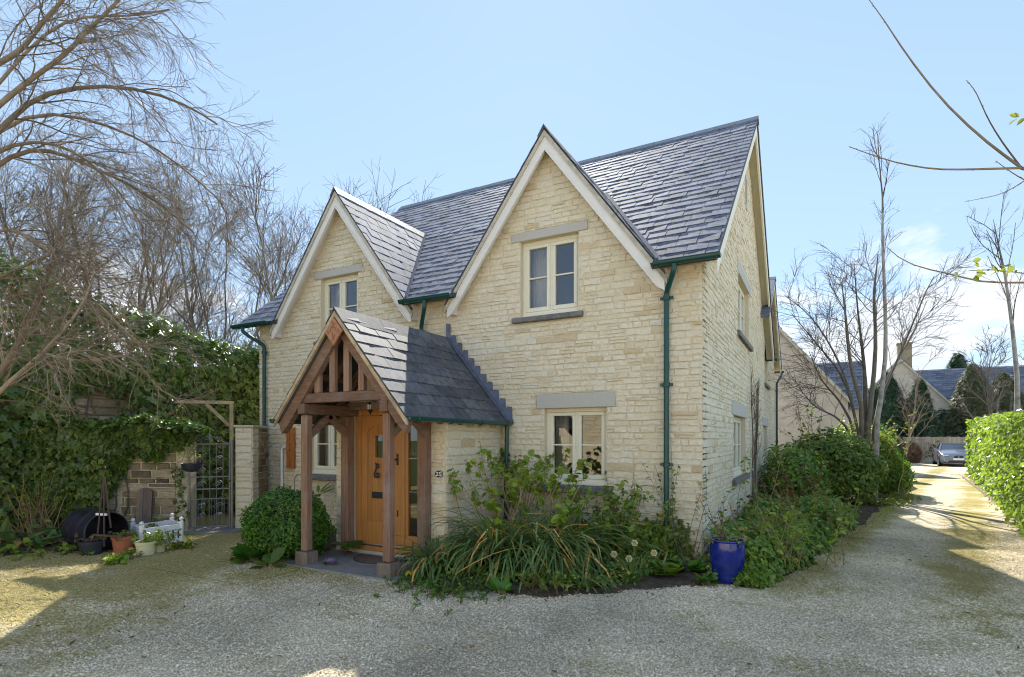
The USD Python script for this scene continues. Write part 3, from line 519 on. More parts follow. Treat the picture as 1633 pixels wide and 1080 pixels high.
# rear range, its ridge and slopes
WY, WZ = 10.2, 6.33
kw = (WZ - EAVE) / (13.5 - WY); cw = 1 / math.hypot(1, kw); wlen = (13.5 - WY) / cw
O_w = np.array([0, 13.5, EAVE]); Vw = np.array([0, -cw, kw * cw]); Nw = np.array([0, kw * cw, cw]); O_w2 = np.array([0, 2 * WY - 13.5, EAVE]); Vw2 = np.array([0, cw, kw * cw]); Nw2 = np.array([0, -kw * cw, cw])
wr = MB().prism(sbox(-5, 0, X1, wlen), O_w, EX, Vw, Nw, -.06, .02).prism(sbox(-5, wlen * .35, X1, wlen), O_w2, EX, Vw2, Nw2, -.06, .02)
wroof = put('rear_roof', wr, 'slate', H); ridge_tiles((X1 + .02, WY, WZ + .03), (-5, WY, WZ + .03), 12, (.13, .13 * kw), wroof)
# gable roofs: each slope runs back to its valley
cg = 1 / math.hypot(1, GK); yb = (GTOP - EAVE) / PIT - .2; dfoot = 1.78; sl = dfoot / cg; sval = (dfoot - (GTOP - EAVE) / GK) / cg
for g in GX:
    parts = []; um = MB()
    for s in (-1, 1):
        O = np.array([g + s * dfoot, 0, GTOP - dfoot * GK]); V = np.array([-s * cg, 0, GK * cg]); N = np.array([s * GK * cg, 0, cg]); U = EY
        poly = Polygon([(-.21, 0), (-.21, sl), (yb, sl), (-.17, sval), (-.17, 0)]); um.prism(poly.buffer(-.012), O, U, V, N, -.06, -.004); parts.append((poly, O, U, V, N))
    gr = put('gable_roof', um, 'underlay', H)
    for poly, O, U, V, N in parts: collect(H, 'slate', gr, 'slate', slates(poly, O, U, V, N, rr, w=.28, gauge=.235, lift=.006, thick=.005), N)
    ridge_tiles((g, -.23, GTOP + .03), (g, yb + .05, GTOP + .03), 6, (.10, .10 * GK), gr)
    # lead in the valleys
    for s in (-1, 1):
        a = np.array([g + s * (GTOP - EAVE) / GK, -.2, EAVE + .012]); b = np.array([g, yb, GTOP + .012]); d = (b - a) / np.linalg.norm(b - a)
        e1 = np.array([s * 1.0, 0, 0]) * .07; e2 = np.array([0, -cp, -PIT * cp]) * 0
        n1 = Nm * .025; v = np.array([a + e1 + n1, b + e1 * .9 + n1, b + n1 * 1.2, a + n1 * 1.2, b - e1 * .08 + np.array([s * .05, 0, .05]), a - e1 * .08 + np.array([s * .05, 0, .05])])
        put('valley_lead', MB().add(v, [[0, 1, 2, 3], [3, 2, 4, 5]]), 'lead', gr)
    # bargeboards, verge, kneeler blocks
    for s in (-1, 1):
        top = np.array([g, -.17, GTOP - .045]); foot = np.array([g + s * 1.80, -.17, GTOP - .045 - 1.80 * GK])
        poly = Polygon([(0, 0), (0, -.225), (s * (1.75 - .10), -.225 - (1.75 - .10) * GK), (s * 1.75, -1.75 * GK + -.15), (s * 1.75, -1.75 * GK)])
        put('bargeboard', MB().prism(poly, (g, -.15, GTOP - .10), EX, EZ, -EY, 0, .035), 'white_paint', H)
        put('barge_moulding', MB().prism(Polygon([(0, -.192), (0, -.225), (s * 1.65, -.225 - 1.65 * GK), (s * 1.67, -.192 - 1.67 * GK)]), (g, -.15, GTOP - .10), EX, EZ, -EY, .036, .05), 'white_paint', H)
        put('verge', MB().prism(Polygon([(0, 0), (0, -.085), (s * 1.79, -.085 - 1.79 * GK), (s * 1.79, -1.79 * GK)]), (g, -.15, GTOP - .03), EX, EZ, -EY, .02, .055), 'verge_mortar', H)
        put('soffit', MB().prism(Polygon([(0, -.11), (0, -.13), (s * 1.70, -.13 - 1.70 * GK), (s * 1.70, -.11 - 1.70 * GK)]), (g, -.15, GTOP - .05), EX, EZ, -EY, -.147, -.001), 'white_paint', H)
        zf = GTOP - .10 - 1.80 * GK; put('kneeler', MB().box((g + s * 1.66, -.148, zf - .03), (g + s * 1.76, -.002, zf + .24), .006), 'white_paint', H)
# side gable: bargeboards and soffits
for s in (-1, 1):
    run = RY + .12; poly = Polygon([(0, 0), (0, -.26), (s * (run - .05), -.26 - (run - .05) * PIT), (s * run, -run * PIT)])
    put('bargeboard', MB().prism(poly, (.165, RY, RZ - .075), EY, EZ, EX, 0, .035), 'cream_paint', H)
    put('soffit', MB().prism(Polygon([(0, -.12), (0, -.145), (s * run, -.145 - run * PIT), (s * run, -.12 - run * PIT)]), (.165, RY, RZ), EY, EZ, EX, -.163, -.001), 'cream_paint', H)
    put('verge', MB().prism(Polygon([(0, .02), (0, -.06), (s * run, -.06 - run * PIT), (s * run, .02 - run * PIT)]), (.165, RY, RZ - .012), EY, EZ, EX, .036, .052), 'verge_mortar', H)
put('bargeboard', MB().prism(Polygon([(0, 0), (0, -.24), (3.2, -.24 - 3.2 * kw), (3.25, -3.25 * kw)]), (.165, WY, WZ - .05), EY, EZ, EX, 0, .035), 'cream_paint', H)
put('bargeboard', MB().prism(Polygon([(0, 0), (0, -.24), (-1.5, -.24 - 1.5 * kw), (-1.5, -1.5 * kw)]), (.165, WY, WZ - .05), EY, EZ, EX, 0, .035), 'cream_paint', H)
put('soffit', MB().prism(Polygon([(0, -.07), (0, -.09), (3.2, -.09 - 3.2 * kw), (3.2, -.07 - 3.2 * kw)]), (.165, WY, WZ - .05), EY, EZ, EX, -.163, -.001), 'cream_paint', H)

def gutter(a, b, r=.057, parent=None):
    """A half-round gutter from a to b with end caps and a bead."""
    a, b = np.asarray(a, float), np.asarray(b, float); d = (b - a) / np.linalg.norm(b - a); h = np.cross(EZ, d)
    ang = np.linspace(math.pi, 2 * math.pi, 11); outer = [(r * math.cos(t), r * math.sin(t)) for t in ang]; inner = [((r - .007) * math.cos(t), (r - .007) * math.sin(t)) for t in ang[::-1]]
    ring = np.array(outer + inner); n = len(ring); v = np.array([p + h * x + EZ * z for p in (a, b) for x, z in ring]); i = np.arange(n); q = (i + 1) % n
    m = MB().add(v, np.vstack([np.c_[i, q, n + q], np.c_[i, n + q, n + i]])[:, ::-1])
    for p in (a, b):
        k = np.array(outer); vv = np.array([p + h * x + EZ * z for x, z in k]); tri = np.array([[0, j, j + 1] for j in range(1, len(k) - 1)])
        m.add(np.vstack([vv, vv - d * .004 * (1 if p is a else -1)]), np.vstack([tri, tri[:, ::-1] + len(k)])); 
    m.tube([a - h * r + EZ * .002, b - h * r + EZ * .002], .009, 6); m.tube([a + h * r + EZ * .002, b + h * r + EZ * .002], .009, 6)
    n_ = max(1, int(np.linalg.norm(b - a) / .8))
    for k in range(n_ + 1):
        p = a + (b - a) * (.06 + .88 * k / max(1, n_)); t = np.linspace(math.pi, 2 * math.pi, 9); m.tube(np.array([p + h * (r + .006) * math.cos(x) + EZ * (r + .006) * math.sin(x) for x in t]), .008, 6)
    return put('gutter', m, 'green_gutter', H if parent is None else parent, smooth=40)
def downpipe(pts, r=.036, clips=(), parent=None, out=(0, -1, 0)):
    pts = np.asarray(pts, float); fine = [pts[0]]
    for k in range(1, len(pts) - 1):                                       # round the bends
        for t in (0, .25, .5, .75, 1):
            a, b, c = pts[k] + (pts[k - 1] - pts[k]) * min(.45, .06 / np.linalg.norm(pts[k - 1] - pts[k])), pts[k], pts[k] + (pts[k + 1] - pts[k]) * min(.45, .06 / np.linalg.norm(pts[k + 1] - pts[k])); fine.append((1 - t) ** 2 * a + 2 * t * (1 - t) * b + t * t * c)
    fine.append(pts[-1]); fine = np.array(fine); v, f = tubes_pt(fine, r, 12); m = MB().add(v, f)
    dp = put('downpipe', m, 'green_gutter', H if parent is None else parent, smooth=50)
    for z in clips:
        c = np.array([pts[-1][0], pts[-1][1], z]); m = MB().lathe([(r + .001, -.035), (r + .011, -.03), (r + .011, .03), (r + .001, .035)], c, 14); side = np.cross(out, EZ)
        for s in (-1, 1): m.beam(c + side * s * (r + .005) - np.array(out) * .01, c + side * s * (r + .05) - np.array(out) * .01, .018, .04, .004)
        put('bracket', m, 'green_gutter', dp, smooth=40)
    return dp
def tubes_pt(p, r, sides):
    """One tube with a twist-free frame."""
    t = np.gradient(p, axis=0); t /= np.linalg.norm(t, axis=1, keepdims=True); a = np.cross(t[0], [1, .01, .02]); a /= np.linalg.norm(a); V = []; g = np.arange(sides) * 2 * math.pi / sides
    for k in range(len(p)):
        a = a - t[k] * (a @ t[k]); a /= np.linalg.norm(a); b = np.cross(t[k], a); V.append(p[k] + r * (np.cos(g)[:, None] * a + np.sin(g)[:, None] * b))
    i, j = np.meshgrid(np.arange(len(p) - 1), np.arange(sides), indexing='ij'); q = (j + 1) % sides
    return np.vstack(V), np.stack([i * sides + j, i * sides + q, (i + 1) * sides + q, (i + 1) * sides + j], -1).reshape(-1, 4)
GYF, GZF = -.30, EAVE - .045
gutter((-9.24, GYF, GZF), (-8.18, GYF, GZF)); gutter((-4.83, GYF, GZF), (-3.80, GYF, GZF)); gutter((-.56, GYF, GZF), (.27, GYF, GZF))
PY = -.075
downpipe([(-8.92, GYF, GZF - .05), (-8.92, GYF, GZF - .14), (-8.56, PY, GZF - .42), (-8.56, PY, .05)], clips=(3.45, 1.95, 1.2, .5))
downpipe([(-4.32, GYF, GZF - .05), (-4.32, GYF, GZF - .16), (-4.56, PY, GZF - .42), (-4.56, PY, 3.0)], clips=(3.50,))
downpipe([(-.30, GYF, GZF - .05), (-.30, GYF, GZF - .12), (-.45, PY, GZF - .36), (-.45, PY, .05)], clips=(3.58, 2.42, 1.35))
gutter((.27, 13.6, EAVE - .06), (-4, 13.6, EAVE - .06)); downpipe([(.20, 13.58, EAVE - .1), (.20, 13.55, EAVE - .2), (.075, 13.2, EAVE - .5), (.075, 13.2, .05)], clips=(3.3, 1.6), out=(1, 0, 0))
gutter((.27, 2 * RY + .3, GZF), (0, 2 * RY + .3, GZF))

# ------------------------------------------------------------------ porch (part of the house)
PX, PZ, PK, PW, PF = -4.02, 3.32, 1.2, 1.125, -2.52       # ridge line, ridge height, slope, half width, front
cq = 1 / math.hypot(1, PK); plen = PW / cq
rp = np.random.default_rng(31)
pm_, prs = MB(), []
for s in (-1, 1):
    O = np.array([PX + s * PW, 0, PZ - PW * PK]); V = np.array([-s * cq, 0, PK * cq]); N = np.array([s * PK * cq, 0, cq])
    pm_.prism(sbox(PF + .02, .02, -.03, plen), O, EY, V, N, -.05, -.003); prs.append((O, V, N))
pr = put('porch_roof', pm_, 'underlay', H)
for O, V, N in prs: collect(H, 'slate', pr, 'porch_slate', slates(sbox(PF, -.02, -.03, plen - .02), O, EY, V, N, rp, w=.36, gauge=.205, lift=.011, thick=.008), N)
ridge_tiles((PX, PF - .02, PZ + .028), (PX, -.03, PZ + .028), 3, (.15, .15 * PK), pr, 'porch_slate')
# stepped lead flashing against the wall
def flashing():
    m = MB(); a = np.array([PX - .06, PZ + .12]); b = np.array([PX + PW + .09, PZ - PW * PK + .0]); n = 11; d = (b - a) / n; pts_ = []
    for k in range(n):
        p = a + d * k; pts_ += [tuple(p + [0, .10 if k else .16]), tuple(p + [.085, .085 if k else .15]), tuple(p + d * .78 + [0, .02])]
    pts_.append(tuple(b)); low = [(x, z) for x, z in (b + [-.02, -.05], a + [0, -.05])]
    m.prism(Polygon(pts_ + low).buffer(0), (0, -.028, 0), EX, EZ, -EY, 0, .006); O, V, N = prs[1]
    m.prism(sbox(-.15, -.02, -.026, plen), O, EY, V, N, .028, .033)
    return put('stepped_flashing', m, 'lead', pr)
flashing()
# enclosed end of the porch: stone block with the doorway
BX0, BX1, BY = -5.05, -3.04, -1.5
dh = sbox(-4.70, .06, -3.42, 2.14)
bf = Polygon([(BX0, -.1), (BX1, -.1), (BX1, 1.98), (PX, 3.1), (BX0, 1.98)])
pw = put('porch_wall', MB().prism(bf.difference(dh), (0, BY, 0), EX, EZ, -EY, -.2, 0).box((BX1 - .2, BY + .2, -.1), (BX1, -.003, 2.0)).box((BX0, BY + .2, -.1), (BX0 + .2, -.003, 2.0)), 'mortar', H)
collect(H, 'stone', pw, 'stone', stones(sbox(BX0, 0, BX1 - .012, 2.0).difference(dh), (0, BY, 0), EX, EZ, -EY, rp, hs=(.10, .15), ls=(.16, .3), proud=(.006, .012), gap=.005), -EY)
collect(H, 'stone', pw, 'stone', stones(sbox(BY + .012, 0, -.01, 1.97), (BX1, 0, 0), EY, EZ, EX, rp, hs=(.09, .14), ls=(.12, .3), proud=(.006, .016)), EX)
put('threshold', MB().box((-4.70, BY - .03, .0), (-3.42, BY + .15, .075), .008), 'lintel_stone', H)
# timber frame
def tb(name, a, b, w, h, mat, tone=.5, up=(0, 0, 1), parent=None): return put(name, MB().beam(a, b, w, h, .008, tone, up), mat, parent or H)
POST = (-4.70, -3.27); PYF = -2.37
for x in POST:
    m = MB(); m.beam((x, PYF, .19), (x, PYF, 2.02), .118, .118, .018, rp.uniform(.3, .7), (0, 1, 0)); post = put('porch_post', m, 'timber_upright', H)
    put('post_base', MB().box((x - .108, PYF - .108, 0), (x + .108, PYF + .108, .19), .015), 'old_plank', post)
    tb('porch_post', (x - .05 if x < -4 else x - .07, BY - .075, .05), (x - .05 if x < -4 else x - .07, BY - .075, 2.02), .14, .14, 'timber_upright', rp.uniform(.2, .6), (0, 1, 0))
    tb('wall_plate', (x, PF + .05, 2.095), (x, -1.3, 2.095), .13, .14, 'timber_side', .2)
    tb('knee_brace', (x, PYF + .05, 1.75), (x, PYF + .42, 2.03), .07, .10, 'timber_side', .6)
    tb('knee_brace', (x, BY - .13, 1.75), (x, BY - .5, 2.03), .07, .10, 'timber_side', .6)
tb('tie_beam', (-4.82, PYF, 2.235), (-3.22, PYF, 2.235), .11, .125, 'timber_side', .15)
def rafters(y, th, dep, mat, ov=1.0):
    for s in (-1, 1):
        p = Polygon([(0, -.06), (0, -.06 - dep), (s * (PW - .16) * ov, -.06 - dep - (PW - .16) * PK * ov), (s * (PW - .05) * ov, -.06 - dep * .85 - (PW - .05) * PK * ov), (s * PW * ov, -.06 - PW * PK * ov)])
        put('rafter', MB().prism(p, (PX, y, PZ), EX, EZ, -EY, -th / 2, th / 2, .8 if mat == 'timber_upright' else .4), mat, H)
rafters(PYF - .04, .09, .24, 'timber_side'); rafters(-1.62, .07, .16, 'timber_side', .95); rafters(-2.0, .06, .14, 'timber_side', .97)
for s in (-1, 1):
    put('barge_strip', MB().prism(Polygon([(0, -.006), (0, -.075), (s * (PW + .03), -.075 - (PW + .03) * PK), (s * (PW + .03), -.006 - (PW + .03) * PK)]), (PX, PF, PZ), EX, EZ, -EY, -.03, .012), 'pale_timber', H)
for u in (508, 532, 554.5, 578):
    x = on_y(u, 600, PYF)[0]; zt = PZ - .2 - abs(x - PX) * PK
    tb('stud', (x, PYF, 2.298), (x, PYF, zt), .095, .07, 'timber_upright', rp.uniform(.5, .9), (0, 1, 0))
tb('back_beam', (-4.9, BY - .10, 2.16), (-3.14, BY - .10, 2.16), .08, .10, 'timber_side', .2)
tb('purlin', (PX - .55, PF + .1, PZ - .55 * PK - .13), (PX - .55, -1.4, PZ - .55 * PK - .13), .07, .09, 'timber_side', .4); tb('purlin', (PX + .55, PF + .1, PZ - .55 * PK - .13), (PX + .55, -1.4, PZ - .55 * PK - .13), .07, .09, 'timber_side', .4)
for y in (-1.72, -1.25): tb('rafter_tail', (BX1 - .1, y, 2.06), (PX + PW - .05, y, 1.915), .09, .09, 'timber_side', .5)
for y in (-.98, -.68, -.36): put('corbel', MB().box((BX1 + .01, y - .035, 1.86), (BX1 + .10, y + .035, 1.955), .004), 'pale_timber', H)
gutter((PX + PW + .035, PF + .02, 1.955), (PX + PW + .035, -.03, 1.945), .05); gutter((PX - PW - .035, PF - .02, 1.955), (PX - PW - .035, -.03, 1.945), .05)
downpipe([(-2.885, -.10, 1.9), (-2.885, -.10, 1.7), (-2.93, -.075, .05)], r=.032, clips=(1.45, .8))
# carved diamond at the apex
def diamond():
    c = np.array([PX + .005, PF - .02, PZ - .27]); R = .155; m = MB().prism(Polygon([(0, R * 1.15), (R * .95, 0), (0, -R * 1.15), (-R * .95, 0)]), c, EX, EZ, -EY, -.012, .012, .8)
    d = put('carved_diamond', m, 'carved_wood', H); k = MB()
    for x, z in ((0, .095), (.085, 0), (0, -.095), (-.085, 0)):
        t = np.linspace(0, 2 * math.pi, 13); k.tube(np.c_[c[0] + x + .018 * np.cos(t), np.full(13, c[1] - .013), c[2] + z + .018 * np.sin(t)], .005, 5, .1, False)
    t = np.linspace(-.4, 3.6, 16); k.tube(np.c_[c[0] + .045 * np.cos(t), np.full(16, c[1] - .013), c[2] + .012 + .045 * np.sin(t)], .006, 5, .1); t = np.linspace(2.6, 6.2, 14)
    k.tube(np.c_[c[0] + .01 + .025 * np.cos(t), np.full(14, c[1] - .013), c[2] - .035 + .03 * np.sin(t)], .005, 5, .1); put('carving', k, 'carved_wood', d)
diamond()
# door set: frame, leaf, side light
DY = BY + .05
def fx(u): return on_y(u, 750, DY)[0]
xl, xh, xm0, xm1, xr = -4.685, -4.60, -3.83, -3.765, -3.43
df = put('door_frame', MB().box((xl, DY - .02, .075), (xh, DY + .06, 2.13), .004).box((xh + .001, DY - .02, 2.035), (xr, DY + .06, 2.13), .004).box((xm0, DY - .02, .141), (xm1, DY + .06, 2.034), .004)
         .box((xr - .05, DY - .02, .141), (xr, DY + .06, 2.034), .004).box((xl + .086, DY - .08, .078), (xr, DY + .06, .14), .01).box((xm1 + .001, DY - .012, .141), (xr - .051, DY + .05, .33), .004).box((xm1 + .001, DY - .012, 1.93), (xr - .051, DY + .05, 2.034), .004), 'oak', H)
sg0, sg1 = xm1 + .055, xr - .10
put('side_light_frame', MB().box((xm1 + .001, DY - .010, .331), (sg0, DY + .05, 1.929), .004).box((sg1, DY - .010, .331), (xr - .051, DY + .05, 1.929), .004), 'oak', df)
put('side_light_pane', MB().add([(sg0, DY + .02, .33), (sg1, DY + .02, .33), (sg1, DY + .02, 1.93), (sg0, DY + .02, 1.93)], [[0, 1, 2, 3]]), 'glass', df)
lead_l = MB(); cx_ = (sg0 + sg1) / 2
for k in range(3): t = np.linspace(0, math.pi, 9); lead_l.tube(np.c_[cx_ - .045 + .045 * k + .022 * np.cos(t), np.full(9, DY + .015), 1.46 + .05 * np.sin(t)], .003, 4)
lead_l.beam((sg0, DY + .015, 1.42), (sg1, DY + .015, 1.42), .006, .012, .001)
for z in (.75, .95): lead_l.beam((sg0, DY + .015, z), (sg1, DY + .015, z), .006, .006, 0)
put('leaded_motif', lead_l, 'lintel_stone', df)
L0, L1 = xh + .004, xm0 - .004; Z0, Z1 = .148, 2.03
t = np.linspace(0, math.pi, 17); arch = [(L0 + .12, .50), (L1 - .12, .50), (L1 - .12, 1.78)] + [((L0 + L1) / 2 + (L1 - L0 - .24) / 2 * math.cos(a), 1.78 + .12 * math.sin(a)) for a in t[1:-1]] + [(L0 + .12, 1.78)]
arch = Polygon(arch); lite = sbox(*(on_y(599, 0, DY)[0], on_y(0, 726.5, DY)[2] if False else 1.42, on_y(612.5, 0, DY)[0], 1.74))
door = put('door', MB().prism(sbox(L0, Z0, L1, Z1).difference(arch).difference(lite), (0, DY, 0), EX, EZ, -EY, -.045, .0), 'oak', H, label='varnished oak front door with a small glazed square')
for k in range(6):
    a, b = L0 + .12 + (L1 - L0 - .24) * k / 6, L0 + .12 + (L1 - L0 - .24) * (k + 1) / 6
    q = sbox(a + .0015, .40, b - .0015, 2).intersection(arch.buffer(-.001)).difference(lite.buffer(.028)); put('door_plank', MB().prism(q, (0, DY, 0), EX, EZ, -EY, -.04, -.012, rp.random()), 'oak', door)
lf = MB().prism(lite.buffer(.027, join_style=2).difference(lite), (0, DY, 0), EX, EZ, -EY, -.04, .012); put('light_frame', lf, 'oak', door)
b_ = lite.bounds; put('door_pane', MB().add([(b_[0], DY + .02, b_[1]), (b_[2], DY + .02, b_[1]), (b_[2], DY + .02, b_[3]), (b_[0], DY + .02, b_[3])], [[0, 1, 2, 3]]), 'glass', door)
hall = put('hall_lining', MB().box((xl, DY + .9, .08), (xr + .1, DY + .95, 2.2)).box((xl - .05, DY + .13, .08), (xl - .01, DY + .9, 2.2)), 'room', H)
def dz(v, u=600): return on_y(u, v, DY)[2]
xk_ = on_y(602, 0, DY)[0]; k = MB()
for c, r_, z in ((xk_ + .012, .026, dz(743)), (xk_ + .018, .03, dz(758))):
    t = np.linspace(0, 2 * math.pi, 13); k.tube(np.c_[c + r_ * np.cos(t), np.full(13, DY - .02), z + r_ * np.sin(t)], .011, 6)
t = np.linspace(0, 1, 12); k.tube(np.c_[xk_ - .025 + .02 * np.sin(t * 6), np.full(12, DY - .018), dz(738) + (dz(762) - dz(738)) * t], .011, 6); k.box((xk_ - .03, DY - .02, dz(741) - .01), (xk_ + .03, DY - .001, dz(741) + .01), .004)
put('knocker', k, 'black_iron', door, smooth=40)
xa, xb = on_y(593.5, 0, DY)[0], on_y(615, 0, DY)[0]; zb, za = dz(794.5), dz(784.5)
lb = put('letter_plate', MB().box((xa, DY - .012, zb), (xb, DY - .001, za), .004), 'black_iron', door); put('flap', MB().box((xa + .02, DY - .018, zb + .018), (xb - .02, DY - .013, za - .012), .002), 'black_iron', lb)
xh_ = on_y(636, 0, DY)[0] - .02; m = MB().box((xh_ - .018, DY - .012, dz(742, 636)), (xh_ + .018, DY - .001, dz(724, 636)), .004); m.tube([(xh_, DY - .01, dz(733, 636)), (xh_, DY - .05, dz(733, 636)), (xh_ - .09, DY - .05, dz(733, 636) - .005)], .009, 8); put('door_handle', m, 'black_iron', door, smooth=40)
put('keyhole', MB().box((xh_ - .012, DY - .008, dz(824, 636)), (xh_ + .012, DY - .001, dz(814, 636)), .003), 'black_iron', door)
put('weather_strip', MB().box((L0, DY - .022, Z0 + .001), (L1, DY - .001, Z0 + .018), .003), 'silver_strip', door)
def number_plate():
    c = on_y(700, 756, BY - .012); m = MB(); t = np.linspace(0, 2 * math.pi, 25)[:-1]; ov = Polygon(np.c_[.068 * np.cos(t), .055 * np.sin(t)])
    m.prism(ov, c, EX, EZ, -EY, 0, .012); n_ = put('number_plate', m, 'black_iron', H, label='oval black house number plate reading 23')
    k = MB().prism(ov.buffer(-.004).difference(ov.buffer(-.009)), c, EX, EZ, -EY, .0121, .0135); put('rim', k, 'white_sign', n_)
    tm_ = meshkit.text_mesh('23', .05, .003, bold=True); v = np.array(tm_.vertices); v[:, :2] -= (v[:, :2].max(0) + v[:, :2].min(0)) / 2
    put('numerals', MB().add(c + v[:, :1] * EX + v[:, 1:2] * EZ - (v[:, 2:] + .0122) * EY, tm_.faces), 'white_sign', n_)
number_plate()
def lantern():
    c = on_y(590.5, 650, -1.62); c = np.array([c[0], -1.62, c[2]]); m = MB().lathe([(.0, -.105), (.008, -.10), (.012, -.075), (.04, -.045), (.046, -.03), (.0, -.03)], c, 8).tube([c + [0, 0, .07], c + [0, .06, .10], c + [0, .12, .08]], .007, 6).lathe([(.052, .042), (.02, .075), (0, .085)], c, 8)
    for a in np.arange(4) * math.pi / 2 + .4: m.beam(c + [.043 * math.cos(a), .043 * math.sin(a), -.03], c + [.045 * math.cos(a), .045 * math.sin(a), .045], .006, .006, 0)
    l = put('lantern', m, 'black_iron', H, label='small black carriage lamp above the front door'); put('lamp_glass', MB().lathe([(.037, -.028), (.04, .042)], c, 8), 'curtain', l)
lantern()
put('white_pipe', (lambda v, f: MB().add(v, f))(*tubes_pt(np.array([(-8.07, -.045, .05), (-8.07, -.045, 1.4), (-8.065, -.045, 1.47), (-8.03, -.045, 1.52), (-7.93, -.045, 1.53)]), .028, 10)), 'white_plastic', H, smooth=60)
flush({'stone': 'stonework', 'slate': 'slating'})

sign = thing('wooden_sign', 'tall narrow varnished timber plaque with carved marks hung upright on the front wall', 'sign', on_y(464, 748, 0))
def make_sign():
    a, b = on_y(458, 716, -.03), on_y(471, 716, -.03); z0, z1 = on_y(464, 747, 0)[2], on_y(464, 682, 0)[2]; r = np.random.default_rng(3); m = MB(); zz = np.linspace(z0, z1, 12)
    poly = Polygon([(a[0] + r.uniform(0, .012), z) for z in zz] + [(b[0] - r.uniform(0, .012), z) for z in zz[::-1]]); m.prism(poly, (0, -.027, 0), EX, EZ, -EY, 0, .03, .6); put('board', m, 'sign_wood', sign); k = MB(); cx = (a[0] + b[0]) / 2
    for i in range(6):
        z = z1 - .09 - i * (z1 - z0 - .16) / 5.2; t = np.linspace(r.uniform(0, 2), r.uniform(4, 6.2), 10); k.tube(np.c_[cx + .03 * np.cos(t), np.full(10, -.058), z + .032 * np.sin(t)], .006, 5, .05)
    put('carving', k, 'sign_wood', sign)
make_sign()
put('paving_slab', MB().prism(Polygon([(-5.0, -2.5), (-4.6, -2.56), (-3.0, -2.52), (-2.98, -1.5), (-5.05, -1.5)]), (0, 0, 0), EX, EY, EZ, -.05, .028), 'slab', kind='structure')
mat_ = thing('doormat', 'brown half round coir doormat in front of the oak door', 'doormat', (-4.0, -1.66, .03))
t = np.linspace(math.pi, 2 * math.pi, 21); hm = Polygon([(-4.02 + .42 * math.cos(a), -1.62 + .40 * math.sin(a)) for a in t]); put('pile', MB().prism(hm.buffer(-.02), (0, 0, 0), EX, EY, EZ, .03, .046), 'mat_coir', mat_); put('rubber_edge', MB().prism(hm.difference(hm.buffer(-.0195)), (0, 0, 0), EX, EY, EZ, .0285, .041), 'black_plastic', mat_)
# ------------------------------------------------------------------ growing things: helpers
TEMPL = {
 'oval': (np.array([(0, 0), (.30, .28), (.27, .66), (0, 1), (-.27, .66), (-.30, .28)], float), np.array([[0, 1, 2], [0, 2, 3], [0, 3, 4], [0, 4, 5]])),
 'long': (np.array([(0, 0), (.17, .3), (.14, .68), (0, 1), (-.14, .68), (-.17, .3)], float), np.array([[0, 1, 2], [0, 2, 3], [0, 3, 4], [0, 4, 5]])),
 'round': (np.array([(0, 0), (.42, .30), (.40, .72), (0, 1), (-.40, .72), (-.42, .30)], float), np.array([[0, 1, 2], [0, 2, 3], [0, 3, 4], [0, 4, 5]])),
 'ivy': (np.array([(0, 0), (.34, -.06), (.30, .22), (.50, .46), (.22, .56), (0, 1), (-.22, .56), (-.50, .46), (-.30, .22), (-.34, -.06)], float), np.array([[0, 1, 2], [0, 2, 4], [2, 3, 4], [0, 4, 5], [0, 5, 6], [6, 7, 8], [0, 6, 8], [0, 8, 9]])),
 'tuft': (np.array([(-.10, 0), (.10, 0), (0, 1), (-.32, .62), (.32, .62)], float), np.array([[0, 1, 2], [0, 1, 3], [0, 1, 4]])),
 'chip': (np.array([(-.3, 0), (.3, 0), (0, 1)], float), np.array([[0, 1, 2]]))}
def unit(x): return x / (np.linalg.norm(x, axis=-1, keepdims=True) + 1e-12)
def leaves(P, N, size, r, shape='oval', jit=.45, droop=.0, fold=.22, mb=None, tone=None, along=None):
    """Leaves at points P facing about N; size per leaf; droop pulls tips down; along: wished tip directions."""
    P, N = np.asarray(P, float), unit(np.asarray(N, float) + r.normal(0, jit, np.shape(P))); n = len(P); T, F = TEMPL[shape]
    d = unit(r.normal(0, 1, (n, 3)) if along is None else np.asarray(along, float) + r.normal(0, .35, (n, 3))); d[:, 2] -= droop; d = unit(d - N * (d * N).sum(1, keepdims=True)); s = np.cross(N, d)
    size = np.broadcast_to(size, (n,)) * r.uniform(.5, 1.4, n); bend = r.uniform(.02, .22, n)
    v = P[:, None] + size[:, None, None] * (T[None, :, :1] * s[:, None] + T[None, :, 1:] * d[:, None] + (fold * np.abs(T[:, 0])[None, :, None] - bend[:, None, None] * (T[:, 1] ** 2)[None, :, None]) * N[:, None])
    f = (F[None] + len(T) * np.arange(n)[:, None, None]).reshape(-1, 3); tn = np.clip(r.normal(.5, .24, n), 0, 1) if tone is None else tone
    return (mb or MB()).add(v.reshape(-1, 3), f, np.repeat(tn, len(T)))
def lumps(d, seed, f=2.2, a=.30): return 1 + a * (meshkit.fbm(np.asarray(d) * f + seed * 7.3, 3, seed) - .5) * 2
def bush_pts(c, rad, n, r, seed=0, inner=.55, flat=-.35, a=.30, f=2.2):
    """Points through the outer shell of a lumpy crown, with the way each faces."""
    d = unit(r.normal(0, 1, (int(n * 1.6), 3))); d = d[d[:, 2] > flat][:n]; k = lumps(d, seed, f, a) * (inner + (1 - inner) * r.random(len(d)) ** .45)
    return np.asarray(c) + d * np.asarray(rad) * k[:, None], d / np.asarray(rad)
